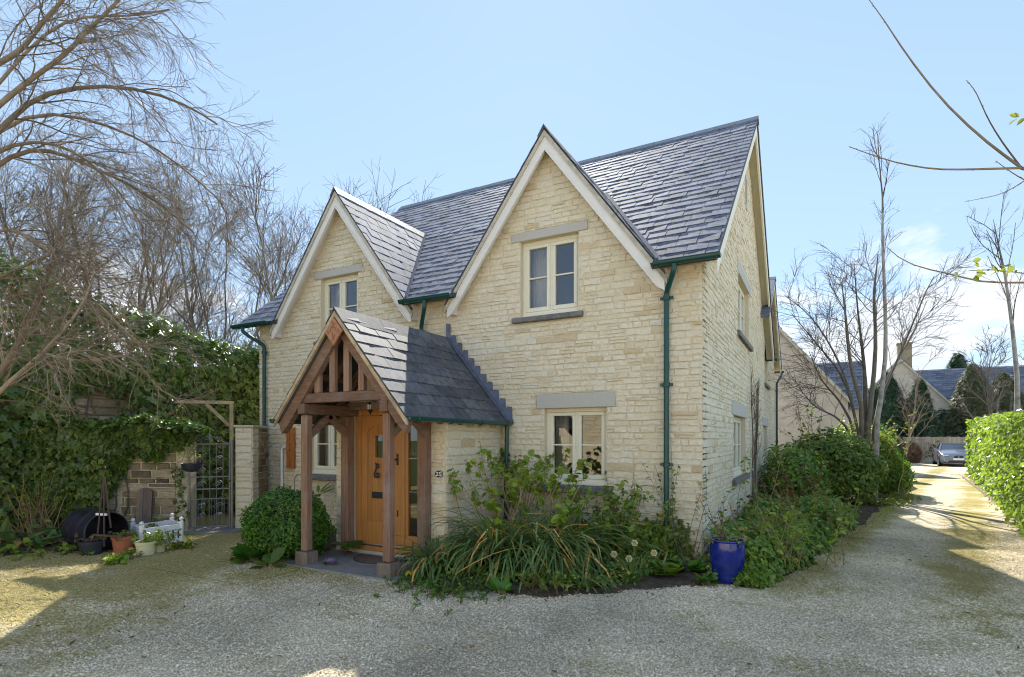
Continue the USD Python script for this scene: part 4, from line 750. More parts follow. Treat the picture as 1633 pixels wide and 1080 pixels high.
def bush(name, label, cat, base, rad, n, size, mat, seed, shape='oval', stem='bark_dark', group=None, inner=.5, lift=0.0, a=.3, f=2.2, up=.25, droop=0., jit=.5, flat=-.5, stems=9, hang=None):
    r = np.random.default_rng(seed); base = np.asarray(base, float); p = thing(name, label, cat, base, group); c = base + [0, 0, rad[2] * .62 + lift]
    P, N = bush_pts(c, rad, n, r, seed, inner, flat, a, f); k = P[:, 2] > .015; P, N = P[k], unit(N[k]) + [0, 0, up]
    put('foliage', leaves(P, N, size, r, shape, jit, droop), mat, p, kind='stuff'); m = MB()
    for _ in range(stems):
        d = unit(r.normal(0, 1, 3) * [1, 1, .4] + [0, 0, .9]); e = c + d * np.asarray(rad) * .72; b0 = base + r.normal(0, .05, 3) * [1, 1, 0]; mid = (b0 + e) / 2 + r.normal(0, .06, 3) + [0, 0, .05]
        t = np.linspace(0, 1, 6)[:, None]; m.tube((1 - t) ** 2 * b0 + 2 * t * (1 - t) * mid + t * t * e, np.linspace(.012, .004, 6), 5, r.random())
    put('stem', m, stem, p, kind='stuff'); return p

class Tree:
    """Branches grown as polylines and drawn in one go: thick ones rounder, thin ones as slips."""
    def __init__(s, seed): s.r = np.random.default_rng(seed); s.L = {}
    def add(s, P, R, lev): s.L.setdefault((lev, len(P)), []).append((P, R))
    def limb(s, p, d, length, r0, lev, k=None, grav=0.0, wob=.12, r1=None, curve=None):
        k = k or (10 if lev <= 1 else 6 if lev == 2 else 4); d = unit(np.asarray(d, float)); P = [np.asarray(p, float)]
        for _ in range(k - 1):
            d = unit(d + s.r.normal(0, wob, 3) + np.array([0, 0, grav])); P.append(P[-1] + d * length / (k - 1))
        P = np.array(P); R = np.linspace(r0, r0 * .35 if r1 is None else r1, k); s.add(P, R, lev); return P, R
    def sprout(s, P, R, lev, n, length, ang=.9, grav=0.0, wob=.15, rk=.5, lo=.25, rmin=.003, cb=None, side=None):
        """n side shoots along a limb."""
        out = []; seg = np.diff(P, axis=0)
        for i in range(n):
            t = s.r.uniform(lo, .97) * (len(P) - 1); j = min(int(t), len(P) - 2); q = P[j] + seg[j] * (t - j); d0 = unit(seg[j]); x = unit(np.cross(d0, s.r.normal(0, 1, 3))); a = ang * s.r.uniform(.6, 1.25)
            d = d0 * math.cos(a) + x * math.sin(a); rr_ = max(rmin, (R[j] + (R[j + 1] - R[j]) * (t - j)) * rk * s.r.uniform(.6, 1))
            if side is not None: d = unit(d + side)
            out.append(s.limb(q, d, length * s.r.uniform(.5, 1.15) * (1.15 - .5 * t / len(P)), rr_, lev, grav=grav, wob=wob, r1=max(rmin * .6, rr_ * .3)))
        return out
    def mesh(s, levs, sides=(9, 6, 4, 3, 3), tone=None):
        m = MB()
        for (lev, k), L in sorted(s.L.items()):
            if lev not in levs: continue
            P = np.array([x[0] for x in L]); R = np.array([x[1] for x in L]); v, f = tubes(P, R, sides[min(lev, 4)]); m.add(v, f, np.repeat(s.r.random(len(L)), k * sides[min(lev, 4)]))
        return m
# ------------------------------------------------------------------ left: garden wall, gate, boundary wall
GA, GB = ground(300, 850), ground(371, 846)
dW = unit(np.array([-.83, -.56, 0])); nW = np.array([.56, -.83, 0]); nW = unit(nW)
def wall_pt(s, d=0, z=0): return GA + dW * s + nW * d + EZ * z
def low_wall():
    r = np.random.default_rng(51); p = thing('garden_wall', 'low rubble stone garden wall with pale dressed ends left of the iron gate', 'wall', GA + dW * 1.1); n_in = -nW
    M = np.array([dW, n_in, EZ]).T
    m = MB(); v, f = chamfer_box(np.array([0, 0, -.05]), np.array([2.6, .32, 1.72]), 0); m.add(GA + v @ M.T, f); put('core', m, 'mortar', p)
    face = sbox(.20, 0, 2.6, 1.72).difference(sbox(1.12, 0, 1.34, 1.0)); it = stones(face, GA, dW, EZ, nW, r, hs=(.09, .16), ls=(.18, .42), proud=(.012, .035), gap=.012, tones=np.clip(r.normal(.42, .22, 60), 0, .85))
    q = stones(sbox(0, 0, .195, 1.72), GA, dW, EZ, nW, r, hs=(.13, .15), ls=(.21, .22), proud=(.015, .02), gap=.008, tones=[.95, 1, .9]) + stones(sbox(1.125, 0, 1.335, 1.0), GA, dW, EZ, nW, r, hs=(.12, .16), ls=(.22, .25), proud=(.015, .022), gap=.008, tones=[.95, 1, .9])
    collect(p, 'stone', p, 'old_stone', it + q, nW)
    m = MB(); v, f = chamfer_box(np.array([-.02, -.04, 1.721]), np.array([2.6, .36, 1.78]), .015); m.add(GA + v @ M.T, f); put('coping', m, 'old_stone', p)
    # gate pier, turned with the wall
    p2 = thing('gate_pier', 'square pale stone gate pier with flat cap beside the house corner', 'pier', GB); e1 = -dW; o = GB + e1 * .03 - nW * .05
    M2 = np.array([e1, n_in, EZ]).T; m = MB(); v, f = chamfer_box(np.array([0, 0, -.05]), np.array([.30, .80, 1.90]), 0); m.add(o + v @ M2.T, f); put('core', m, 'mortar', p2)
    it = stones(sbox(0, 0, .30, 1.9), o, e1, EZ, nW, r, hs=(.125, .135), ls=(.31, .32), proud=(.012, .016), gap=.007, tones=[.95, 1, .88]); collect(p2, 'stone', p2, 'stone', it, nW)
    it = stones(sbox(0, 0, .30, 1.9), o + e1 * .30, n_in, EZ, e1, r, hs=(.12, .135), ls=(.18, .31), proud=(.012, .016), gap=.007, tones=[.95, .8, .9]); collect(p2, 'stone', p2, 'stone', it, e1)
    it = stones(sbox(.305, 0, .80, 1.9), o + e1 * .30, n_in, EZ, e1, r, hs=(.10, .15), ls=(.16, .34), proud=(.01, .026), gap=.01, tones=np.clip(r.normal(.35, .2, 30), 0, .8)); collect(p2, 'stone', p2, 'old_stone', it, e1)
    m = MB(); v, f = chamfer_box(np.array([-.03, -.03, 1.901]), np.array([.33, .83, 1.95]), .01); m.add(o + v @ M2.T, f); put('cap', m, 'lintel_stone', p2)
    flush({'stone': 'stonework'})
low_wall()
def gate():
    p = thing('iron_gate', 'tall grey wrought iron garden gate with scrolls between wall and pier', 'gate', (GA + GB) / 2); d = GB - GA; W = np.linalg.norm(d); e = d / W
    def q(s, z): return GA + e * s * W + EZ * z
    for s, w in ((.03, .022), (.93, .022)): put('stile', MB().beam(q(s, .06), q(s, 1.60), w, w, .002, .5, tuple(nW)), 'grey_iron', p)
    put('gate_post', MB().beam(q(.985, 0), q(.985, 1.68), .035, .035, .003, .5, tuple(nW)), 'grey_iron', p)
    for z in (.10, .78, 1.00, 1.60): put('rail', MB().beam(q(.03, z), q(.93, z), .012, .022, .002), 'grey_iron', p)
    put('rail', MB().beam(q(.93, 1.62), q(1.0, 1.62), .03, .03, .002), 'grey_iron', p)
    for k in range(1, 6): put('bar', MB().tube([q(.03 + .15 * k, .10), q(.03 + .15 * k, 1.60)], .007, 6), 'grey_iron', p)
    for k in range(12): put('dog_bar', MB().tube([q(.03 + .9 * (k + .5) / 12, .10), q(.03 + .9 * (k + .5) / 12, .60)], .004, 5), 'grey_iron', p)
    put('rail', MB().beam(q(.03, .60), q(.93, .60), .012, .016, .002), 'grey_iron', p)
    def scroll(cs, cz, r0, turns, flip, z_flip=1):
        t = np.linspace(0, turns * 2 * math.pi, 26); rr_ = r0 * (1 - t / t[-1] * .75); return [q(cs, cz) + e * flip * rr_[i] * math.cos(t[i]) + EZ * z_flip * rr_[i] * math.sin(t[i]) for i in range(26)]
    for cs in (.28, .66):
        for cz in (1.12, 1.34, .30, .48, .88):
            for fl in (-1, 1): put('scroll', MB().tube(scroll(cs + .03 * fl, cz, .055, 1.2, fl, 1 if fl > 0 else -1), .005, 5), 'grey_iron', p)
    for fl in (-1, 1):
        t = np.linspace(0, 1, 14); put('crest', MB().tube([q(.48 + fl * .42 * x, 1.62 + .10 * math.sin(x * math.pi * 1.1) * (1 - x) + .12 * (1 - x) ** 3) for x in t], .007, 6), 'grey_iron', p)
        put('scroll', MB().tube(scroll(.48 + fl * .2, 1.68, .06, 1.3, -fl), .006, 5), 'grey_iron', p)
    put('finial', MB().lathe([(0, 1.62), (.02, 1.66), (.035, 1.72), (.02, 1.77), (.008, 1.80), (.014, 1.82), (0, 1.85)], q(.48, 0), 10), 'grey_iron', p, smooth=40)
    put('latch', MB().beam(q(.88, .92), q(1.0, .92), .03, .04, .004), 'black_iron', p)
gate()
put('gate_step', MB().prism(Polygon([tuple(GA[:2] + [-.05, -.25]), tuple(GB[:2] + [.35, -.28]), tuple(GB[:2] + [.2, .5]), tuple(GA[:2] + [-.25, .4])]), (0, 0, 0), EX, EY, EZ, -.05, .035), 'slab', kind='structure')
def pergola():
    a, b = at(247, 640, 11.6), at(369, 660, 12.1); b[2] = a[2]; p = thing('timber_arch', 'plain pale timber garden arch standing behind the iron gate', 'garden arch', ((a + b) / 2) * [1, 1, 0]); d = unit(b - a)
    put('beam', MB().beam(a - d * .05, b + d * .05, .07, .07, .006), 'pale_timber', p)
    for q in (a, b): put('post', MB().beam([q[0], q[1], 0], q - EZ * .036, .07, .07, .006, .5, tuple(d)), 'pale_timber', p)
    for q, s in ((a, 1), (b, -1)): put('brace', MB().beam(q + d * s * .48 - EZ * .036, q + d * s * .04 - EZ * .50, .045, .07, .005), 'pale_timber', p)
pergola()
BXW = -10.9
def ivy_wall():
    r = np.random.default_rng(61); p = thing('boundary_wall', 'tall old stone boundary wall showing through a gap in the ivy', 'wall', (BXW, 2, 0))
    put('core', MB().box((BXW - .5, -8, -.1), (BXW, 16, 3.3)), 'old_stone', p)
    patch = Polygon([(-2.45, 1.9), (-2.1, 1.7), (-1.75, 1.9), (-1.7, 2.4), (-1.95, 2.65), (-2.3, 2.5)])
    collect(p, 'stone', p, 'old_stone', stones(patch.buffer(.4), (BXW, 0, 0), EY, EZ, EX, r, hs=(.10, .17), ls=(.2, .45), proud=(.012, .04), gap=.012, tones=np.clip(r.normal(.5, .2, 50), 0, .9)), EX); flush({'stone': 'stonework'})
    p = thing('ivy', 'dark glossy ivy swathing the tall boundary wall at the left', 'ivy', (BXW, 2, 0)); n = 28000
    from shapely import points, distance
    y = r.uniform(-7.5, 13, n); z = 4.7 * r.random(n) ** .85; q = np.stack([0 * y, y * .9, z * .9], -1); dpt = distance(points(np.c_[y, z]), patch)
    keep = (dpt > r.uniform(0, .25, n)) & (z < 3.65 + .6 * np.clip((-y - .5) / 3, 0, 1) + .75 * meshkit.fbm(np.stack([y * .7, 0 * y, 0 * y], -1), 3, 4)); y, z, q, dpt = y[keep], z[keep], q[keep], dpt[keep]
    bul = (.12 + .55 * meshkit.fbm(q, 3, 9)) * np.clip(dpt / .25, .25, 1) * (1 + .5 * np.clip((z - 2.8) / 1.2, 0, 1)); x = BXW + bul * r.uniform(.55, 1, len(y))
    top = np.clip((z - 3.2) / .6, 0, 1); N = np.stack([1.1 - .4 * top, -.2 + 0 * y, .25 + 1.0 * top], -1); m = leaves(np.stack([x, y, z], -1), N, .135, r, 'ivy', .45, 1.2)
    n = 5000; y = r.uniform(-7.5, 13, n); z = 3.55 + .6 * np.clip((-y - .5) / 3, 0, 1) + .75 * meshkit.fbm(np.stack([y * .7, 0 * y, 0 * y], -1), 3, 4) + r.normal(0, .09, n); x = BXW + r.uniform(-.75, .65, n)
    leaves(np.stack([x, y, z], -1), np.tile([.2, 0, 1.0], (n, 1)), .13, r, 'ivy', .5, .3, mb=m); put('foliage', m, 'ivy', p, kind='stuff')
    m = MB()
    for _ in range(26):
        y0 = r.uniform(-6, 6); pts_ = [np.array([BXW + .06, y0, 0])]
        for k in range(9): pts_.append(pts_[-1] + [r.normal(0, .015), r.normal(0, .09), .38])
        m.tube(pts_, np.linspace(.03, .01, 10), 6, r.random())
    put('stem', m, 'bark_dark', p, kind='stuff')
    # ivy on the low wall: a hump over the top, hanging lower towards the left
    p = thing('ivy', 'thick ivy hump over the low garden wall beside the gate', 'ivy', wall_pt(1.4)); n = 7500; s = r.uniform(-.12, 3.1, n); zmin = np.interp(s, [-.1, .25, .6, .95, 1.12, 1.35, 2.3], [1.66, 1.58, 1.42, 1.15, .85, .25, .03])
    zmin = np.maximum(.03, zmin + (meshkit.fbm(np.stack([s * 3.5, 0 * s, 0 * s], -1), 3, 77) - .5) * .75 * (s > .1)); z = zmin + (1.92 - zmin) * r.random(n) ** .9; k = meshkit.fbm(np.stack([s * 1.4, z * 1.4, 0 * s], -1), 3, 15); bul = .05 + .42 * k * np.clip((z - zmin) / .35 + .15, 0, 1); d = bul * r.uniform(.5, 1, n)
    P_ = GA + dW * s[:, None] + nW * d[:, None] + EZ * z[:, None]; m = leaves(P_, np.tile(nW * 1.0 + EZ * .3, (n, 1)), .105, r, 'ivy', .45, 1.1)
    n = 2600; s = r.uniform(-.25, 3.1, n); d = r.uniform(-.55, .38, n); z = 1.80 + .34 * meshkit.fbm(np.stack([s * 1.6, d * 2, 0 * s], -1), 3, 25) - .5 * np.clip(np.abs(d) - .2, 0, 1) - .25 * np.clip(-s, 0, 1)
    leaves(GA + dW * s[:, None] + nW * d[:, None] + EZ * (z + r.normal(0, .03, n))[:, None], np.tile([.1, .1, 1], (n, 1)), .095, r, 'ivy', .5, .3, mb=m); put('foliage', m, 'ivy', p, kind='stuff')
    m = MB()
    for _ in range(12):
        s0 = r.uniform(.9, 2.6); pts_ = [wall_pt(s0, .03, 0)]
        for k in range(7): pts_.append(pts_[-1] + dW * r.normal(0, .06) + EZ * .25)
        m.tube(pts_, np.linspace(.018, .007, 8), 5, r.random())
    put('stem', m, 'bark_dark', p, kind='stuff')
    # trailing strands beside the gate
    p = thing('ivy', 'thin trailing ivy strands hanging down beside the gate hinges', 'ivy', wall_pt(.15)); m, lf = MB(), MB()
    for s0 in (.06, .14, .24):
        pts_ = [wall_pt(s0, .06, 1.15)]
        for k in range(8): pts_.append(pts_[-1] + dW * r.normal(-.01, .035) + nW * r.normal(0, .01) - EZ * r.uniform(.08, .13))
        m.tube(pts_, .004, 4); P_ = np.repeat(np.array(pts_), 5, 0) + r.normal(0, .025, (45, 3)); leaves(P_, np.tile(nW, (45, 1)), .055, r, 'ivy', .5, .8, mb=lf)
    put('stem', m, 'bark_dark', p, kind='stuff'); put('foliage', lf, 'ivy', p, kind='stuff')
ivy_wall()
# yellowish shrub growing over the wall top
def sprig(name, label, base, n, h, r, mat, size, spread=.3, shape='oval', stem='cane', cat='shrub', group=None, dens=9, base_spread=.1, droop=0., lo=.25, thick=.006, tilt=.35, wob=.12, jit=.7):
    """A plant of n upright stems, leafy from lo upward."""
    base = np.asarray(base, float); p = thing(name, label, cat, base, group); m, lf = MB(), MB()
    for _ in range(n):
        b = base + np.array([*r.normal(0, base_spread, 2), 0]); d = unit(np.array([*r.normal(0, spread, 2), 1.0])); L = h * r.uniform(.6, 1.08); k = 7; pts_ = [b]
        for i in range(k - 1): d = unit(d + r.normal(0, wob, 3) * [1, 1, .4] - EZ * droop * i / k); pts_.append(pts_[-1] + d * L / (k - 1))
        pts_ = np.array(pts_); m.tube(pts_, np.linspace(thick, thick * .4, k), 5, r.random()); q = r.uniform(lo, 1, dens) ** .8 * (k - 1); j = np.minimum(q.astype(int), k - 2)
        P_ = pts_[j] + (pts_[j + 1] - pts_[j]) * (q - j)[:, None] + r.normal(0, size * .25, (dens, 3)); leaves(P_, np.tile([0, 0, 1.], (dens, 1)), size, r, shape, jit, tilt, mb=lf, along=unit(r.normal(0, 1, (dens, 3)) * [1, 1, .3] + [0, 0, .25]))
    put('stem', m, stem, p, kind='stuff'); put('foliage', lf, mat, p, kind='stuff'); return p
rg = np.random.default_rng(71)
sprig('climbing_shrub', 'pale yellow-leaved shrub sprouting above the ivy hump on the garden wall', wall_pt(1.0, -.45, 1.3), 16, 1.0, rg, 'lime_leaf', .05, .5, dens=14, base_spread=.35)
# clutter by the wall
def drum():
    c = at(152, 851, 8.65); c[2] = .30; ax = unit(RT * .85 - FW * .53); p = thing('steel_drum', 'dark rusty steel drum lying on its side with its open end showing', 'drum', c * [1, 1, 0]); u = np.cross(EZ, ax); M = np.array([u, EZ, ax]).T
    R = .295; prof = [(R - .012, -.40), (R, -.40), (R + .006, -.39), (R, -.37), (R, -.15), (R + .008, -.135), (R, -.12), (R, .12), (R + .008, .135), (R, .15), (R, .37), (R + .007, .39), (R, .40), (R - .012, .40), (R - .012, -.385), (0, -.385)]
    put('shell', MB().lathe(prof, c, 32, .5, M), 'drum_paint', p, smooth=40); put('drum_end', MB().lathe([(0, -.40), (R - .013, -.40)], c, 32, .5, M), 'rust_iron', p)
    b = c + ax * .35; q = thing('iron_tripod', 'rusty iron tripod of three legs leaning over the open drum', 'tripod', b * [1, 1, 0]); top = at(166, 757, 8.35)
    for uu, vv in ((154, 868), (166, 872), (177, 842)): put('leg', MB().tube([at(uu, vv, 8.25), top + (at(uu, vv, 8.25) - top) * .04], .013, 8), 'rust_iron', q)
    put('hook', MB().tube([top, top + [0, 0, .07], top + [.02, 0, .12], top + [.05, .0, .10]], .008, 6), 'rust_iron', q); put('cross_bar', MB().beam(at(148, 853, 8.2), at(196, 856, 8.2), .03, .03, .003), 'rust_iron', q)
    put('brush', MB().beam(at(153, 820, 8.3), at(171, 821, 8.3), .03, .035, .006), 'white_plastic', thing('scrubbing_brush', 'small pale scrubbing brush lying on top of the drum', 'brush', at(162, 822, 8.3)))
drum()
def pot(label, u, v, r_, h, mat, flare=.78, rim=.02, leaf=None, plant=None):
    b = ground(u, v); p = thing('plant_pot', label, 'plant pot', b); prof = [(0, .004), (r_ * flare, 0), (r_ * .97, h - .045), (r_ + rim * .2, h - .045), (r_ + rim * .5, h), (r_ - .012, h), (r_ * .9, h - .05), (0, h - .05)]
    put('body', MB().lathe(prof[:7], b, 28), mat, p, smooth=40); put('compost', MB().lathe([(0, h - .045), (r_ * .93, h - .05)], b, 20), 'soil', p)
    if leaf: sprig(*plant, b + [0, 0, h - .05], *leaf)
    return b
pot('round black plastic pot in front of the steel drum', 146, 884, .16, .20, 'black_plastic', .8, leaf=(9, .14, rg, 'litter', .06, .9), plant=('dead_plant', 'withered brown plant spilling over the black pot'))
pot('terracotta pot between drum and white picket planter', 196, 880, .145, .24, 'terracotta', .8, leaf=(26, .13, rg, 'dark_leaf', .045, .7), plant=('potted_plant', 'low dark green plant filling the terracotta pot'))
pot('wider cream ribbed pot in front of the picket planter', 233, 884, .135, .19, 'cream_pot', .86, leaf=(12, .06, rg, 'dark_leaf', .04, .8), plant=('potted_plant', 'sparse sprouts in the wider cream pot'))
pot('narrower cream pot with bright leaves at the picket planter', 253, 880, .10, .16, 'cream_pot', .84, leaf=(26, .22, rg, 'fresh_leaf', .055, .6), plant=('potted_plant', 'bright green leafy plant in the narrower cream pot'))
def picket():
    f0, f1, b0, b1 = ground(226, 876), ground(289, 866), ground(212, 869), ground(274, 858); c = (f0 + f1 + b0 + b1) / 4; p = thing('picket_planter', 'white picket planter box with ball topped corner posts', 'planter', c)
    for q in (f0, f1, b0, b1):
        m = MB().beam(q, q + EZ * .36, .055, .055, .006, .5, tuple(dW)); k = put('corner_post', m, 'white_plastic', p); put('finial', MB().lathe([(0, .36), (.015, .365), (.033, .39), (.028, .415), (0, .43)], q, 12), 'white_plastic', k, smooth=40)
    for a, b in ((f0, f1), (b0, b1), (f0, b0), (f1, b1)):
        for z, h in ((.27, .09), (.06, .05)): put('rail', MB().beam(a + EZ * z, b + EZ * z, .02, h, .004), 'white_plastic', p)
        n = max(2, int(np.linalg.norm(b - a) / .075))
        for k in range(1, n): q = a + (b - a) * k / n; put('slat', MB().beam(q + EZ * .02, q + EZ * .22, .014, .05, .003, .5, tuple(unit(b - a))), 'white_plastic', p)
    put('soil_fill', MB().prism(Polygon([tuple(x[:2]) for x in (f0, f1, b1, b0)]), (0, 0, 0), EX, EY, EZ, .02, .20), 'soil', p)
    sprig('trailing_ivy', 'small trailing ivy in the white picket planter', c + EZ * .2, 12, .32, rg, 'ivy', .05, .9, droop=.9, shape='ivy', dens=10, stem='bark_dark', cat='ivy')
picket()
def plank():
    b = wall_pt(.62, .28, 0); t_ = wall_pt(.70, .05, .82); p = thing('weathered_board', 'weathered round topped timber board leaning on the garden wall', 'board', b); d = unit(t_ - b); n = unit(np.cross(dW, d)); n = n if n @ nW > 0 else -n; L = np.linalg.norm(t_ - b); w = .125
    tt = np.linspace(0, math.pi, 9); poly = Polygon([(-w, 0), (w, 0), (w, L - .08)] + [(w * math.cos(a), L - .08 + .08 * math.sin(a)) for a in tt[1:-1]] + [(-w, L - .08)]); a = poly.intersection(sbox(-1, -1, .02, 9)); c = poly.intersection(sbox(.026, -1, 1, 9))
    for q in (a, c): put('plank', MB().prism(q, b, dW, d, n, -.02, .02, rg.random()), 'old_plank', p)
plank()
def basket():
    c = at(306, 741, 9.35); p = thing('hanging_basket', 'black hanging basket on an iron bracket beside the gate', 'hanging basket', c); k = np.array([0, 0, .115])
    put('bowl', MB().lathe([(0, -.125), (.09, -.115), (.145, -.06), (.165, .02), (.172, .025), (.15, .0), (.0, -.02)], c, 22), 'black_plastic', p, smooth=40); top = c + EZ * .50; a = wall_pt(.08, .0, 1.62)
    for an in (0.3, 2.4, 4.5): put('chain', MB().tube([c + [.165 * math.cos(an), .165 * math.sin(an), .02], top], .003, 4), 'black_iron', p)
    put('wall_bracket', MB().tube([a + nW * .02, (a + top) / 2 + EZ * .05, top + EZ * .02, top], .007, 6), 'black_iron', p)
    sprig('basket_plant', 'pale straggly plant growing in the hanging basket', c, 14, .36, rg, 'lime_leaf', .055, .8, shape='long', cat='plant', dens=7, base_spread=.06, droop=.3)
basket()
sprig('cut_back_shrub', 'cut back shrub of brown canes with fresh green tips at left', ground(62, 862), 60, 1.12, rg, 'fresh_leaf', .06, .35, dens=4, base_spread=.16, lo=.86, thick=.008)
sprig('strap_plant', 'dark low clump under the brown canes at left', ground(40, 872), 30, .42, rg, 'strap', .28, .7, shape='long', cat='plant', dens=3, base_spread=.35, droop=.3)
for u, v, n in ((30, 884, 1), (95, 884, 2), (200, 893, 3), (287, 876, 4), (185, 898, 5)): sprig('weed', ['', 'broad leaved green weed at the left edge of the soil', 'low leafy weed in front of the brown canes', 'small green weed in front of the terracotta pot', 'tuft of bright weed at the foot of the picket planter', 'pale green seedling tuft on the gravel before the pots'][n], ground(u, v) + EZ * .01, 16, .16 if n < 3 else .12, rg, 'fresh_leaf' if n != 3 else 'lime_leaf', .07, .9, shape='round', cat='weed', dens=4, base_spread=.10 if n > 2 else .2, stem='twig_red')
# ------------------------------------------------------------------ front bed
def strap_clump(label, base, n, L, r, w=.018, spread=1.0, group=None, base_r=.14, dead=.1):
    base = np.asarray(base, float); p = thing('strap_plant', label, 'plant', base, group); K = 9; V, F_, T_ = [], [], []
    a = r.uniform(0, 2 * math.pi, n); b = base + np.stack([np.cos(a) * base_r * r.random(n), np.sin(a) * base_r * r.random(n), 0 * a], -1); a2 = a + r.normal(0, .5, n); out = np.stack([np.cos(a2), np.sin(a2), 0 * a], -1); ln = L * r.uniform(.6, 1.1, n); el = r.uniform(.9, 1.5, n); bend = r.uniform(1.2, 3.0, n) * spread
    t = np.linspace(0, 1, K); ang = el[:, None] - bend[:, None] * t[None] ** 1.6; kink = (r.random(n) < .3)[:, None] * (t[None] > r.uniform(.35, .8, (n, 1))) * r.uniform(.3, 1.6, (n, 1)); ang = np.maximum(ang - kink, -1.5); az = r.normal(0, .25, (n, 1)) * t[None] ** 2; ds = ln[:, None] / (K - 1); h = np.cumsum(np.cos(ang) * ds, 1) - np.cos(ang[:, :1]) * ds; z = np.maximum(np.cumsum(np.sin(ang) * ds, 1) - np.sin(ang[:, :1]) * ds, -.01 + .03 * r.random((n, 1)))
    side_ = np.cross(out, EZ); c = b[:, None] + out[:, None] * (h * np.cos(az))[..., None] + side_[:, None] * (h * np.sin(az))[..., None] + EZ * z[..., None]; s = np.cross(out, EZ)[:, None] * (w * r.uniform(.6, 1.2, n))[:, None, None] * np.array([.6, .9, 1, 1, 1, .9, .75, .5, .05])[None, :, None]; fold = EZ * .006
    v = np.stack([c - s, c - fold, c + s], 2).reshape(-1, 3); i = np.arange(K - 1); q = np.vstack([np.c_[i * 3, i * 3 + 1, i * 3 + 4, i * 3 + 3], np.c_[i * 3 + 1, i * 3 + 2, i * 3 + 5, i * 3 + 4]]); f = (q[None] + K * 3 * np.arange(n)[:, None, None]).reshape(-1, 4)
    tn = np.where(r.random(n) < dead, 1.0, r.uniform(0, .8, n)); put('blades', MB().add(v, f, np.repeat(tn, K * 3)), 'strap', p, kind='stuff'); return p
rb = np.random.default_rng(81)
strap_clump('large arching strap leaved clump nearest the porch wall', ground(806, 912), 360, 1.36, rb, .015, base_r=.24)
strap_clump('large arching strap leaved clump in the middle of the bed', ground(872, 914), 360, 1.34, rb, .015, base_r=.24)
strap_clump('arching strap leaved clump under the lower window', ground(935, 905), 260, 1.15, rb, .014, base_r=.2)
strap_clump('small blue green strap leaved clump beside the porch post', ground(698, 916), 200, .78, rb, .014)
strap_clump('low strap leaved tuft at the front edge of the bed', ground(930, 940), 60, .45, rb, .012)
sprig('low_fern', 'low feathery bright green plant spilling onto the gravel by the post', ground(718, 944), 120, .17, rb, 'box_leaf', .035, 1.0, cat='plant', dens=10, base_spread=.22, stem='twig_red')
sprig('low_fern', 'low feathery green plant under the small strap leaved clump', ground(672, 931), 70, .14, rb, 'box_leaf', .035, 1.0, cat='plant', dens=10, base_spread=.14, stem='twig_red')
hx = on_y(820, 850, -.75); sprig('hydrangea', 'tall leggy hydrangea with fresh leaf tufts against the porch corner', [hx[0], -.75, .03], 40, 1.66, rb, 'fresh_leaf', .085, .33, shape='round', dens=13, base_spread=.24, lo=.74, stem='cane', thick=.009)
hx = on_y(870, 850, -.8); sprig('hydrangea', 'shorter leggy hydrangea leaning below the lower window', [hx[0], -.8, .03], 24, 1.3, rb, 'fresh_leaf', .08, .40, shape='round', dens=11, base_spread=.2, lo=.72, stem='cane', thick=.008)
hx = on_y(965, 850, -.5); sprig('climbing_rose', 'straggly rose stems with dark leaves right of the lower window', [hx[0], -.45, .03], 22, 1.2, rb, 'dark_leaf', .075, .22, dens=24, base_spread=.22, lo=.3, stem='bark_dark', thick=.006)
hx = on_y(1008, 850, -.55); sprig('climbing_rose', 'slender leafy rose left of the green downpipe', [hx[0], -.5, .03], 20, 1.1, rb, 'dark_leaf', .075, .25, dens=22, base_spread=.16, lo=.3, stem='cane', thick=.006)
hx = on_y(1085, 860, -.3); sprig('climbing_rose', 'thin dark stems climbing around the green downpipe', [hx[0], -.25, .03], 10, 1.5, rb, 'dark_leaf', .055, .13, dens=13, base_spread=.10, lo=.25, stem='bark_dark', thick=.005)
bush('small_shrub', 'dense dark little shrub at the foot of the green downpipe', 'shrub', ground(1068, 900) + [0, .1, .02], (.36, .28, .44), 1800, .06, 'dark_leaf', 17)
bush('small_shrub', 'light green leathery shrub behind the daffodils', 'shrub', ground(965, 905) + [0, .1, .02], (.50, .34, .40), 1500, .085, 'fresh_leaf', 18, 'long')
bush('small_shrub', 'light green leathery shrub between daffodils and downpipe', 'shrub', ground(1028, 905) + [0, .15, .02], (.42, .30, .36), 1100, .085, 'fresh_leaf', 28, 'long')
sprig('yellowing_plant', 'yellowing weedy plant at the front edge of the bed', ground(872, 945), 9, .3, rb, 'lime_leaf', .06, .4, cat='plant', dens=9, shape='round', stem='twig_red')
def rosette(label, base, n, L, r, mat='dark_leaf', name='broad_leaved_plant', shape='round', el=.7):
    base = np.asarray(base, float); p = thing(name, label, 'plant', base); a = r.uniform(0, 2 * math.pi, n); d = np.stack([np.cos(a), np.sin(a), np.tan(r.uniform(.1, el, n))], -1); d = unit(d); b = base + d * [.3 * L] ; m = MB()
    for k in range(n): m.tube([base, base + d[k] * .3 * L + EZ * .02, b[k] + EZ * .03], .005, 5)
    put('stalk', m, 'cane', p, kind='stuff')
    if L > .12:
        for k in range(n): put('leaf', leaves(b[k:k + 1] + EZ * .03, (np.cross(np.cross(d[k:k + 1], EZ), d[k:k + 1])), L, r, shape, .15, .05, along=d[k:k + 1]), mat, p)
    else: put('foliage', leaves(b + EZ * .03, np.cross(np.cross(d, EZ), d), L, r, shape, .15, .05, along=d), mat, p, kind='stuff')
    return p
rosette('broad glossy leaved clump at the house corner beside the blue urn', ground(1095, 915), 26, .20, rb, 'box_leaf'); rosette('small leafy clump against the foot of the blue urn', ground(1128, 934), 12, .13, rb, 'box_leaf'); rosette('broad leaved plant in front of the house corner', ground(1068, 922), 14, .18, rb, 'fresh_leaf')
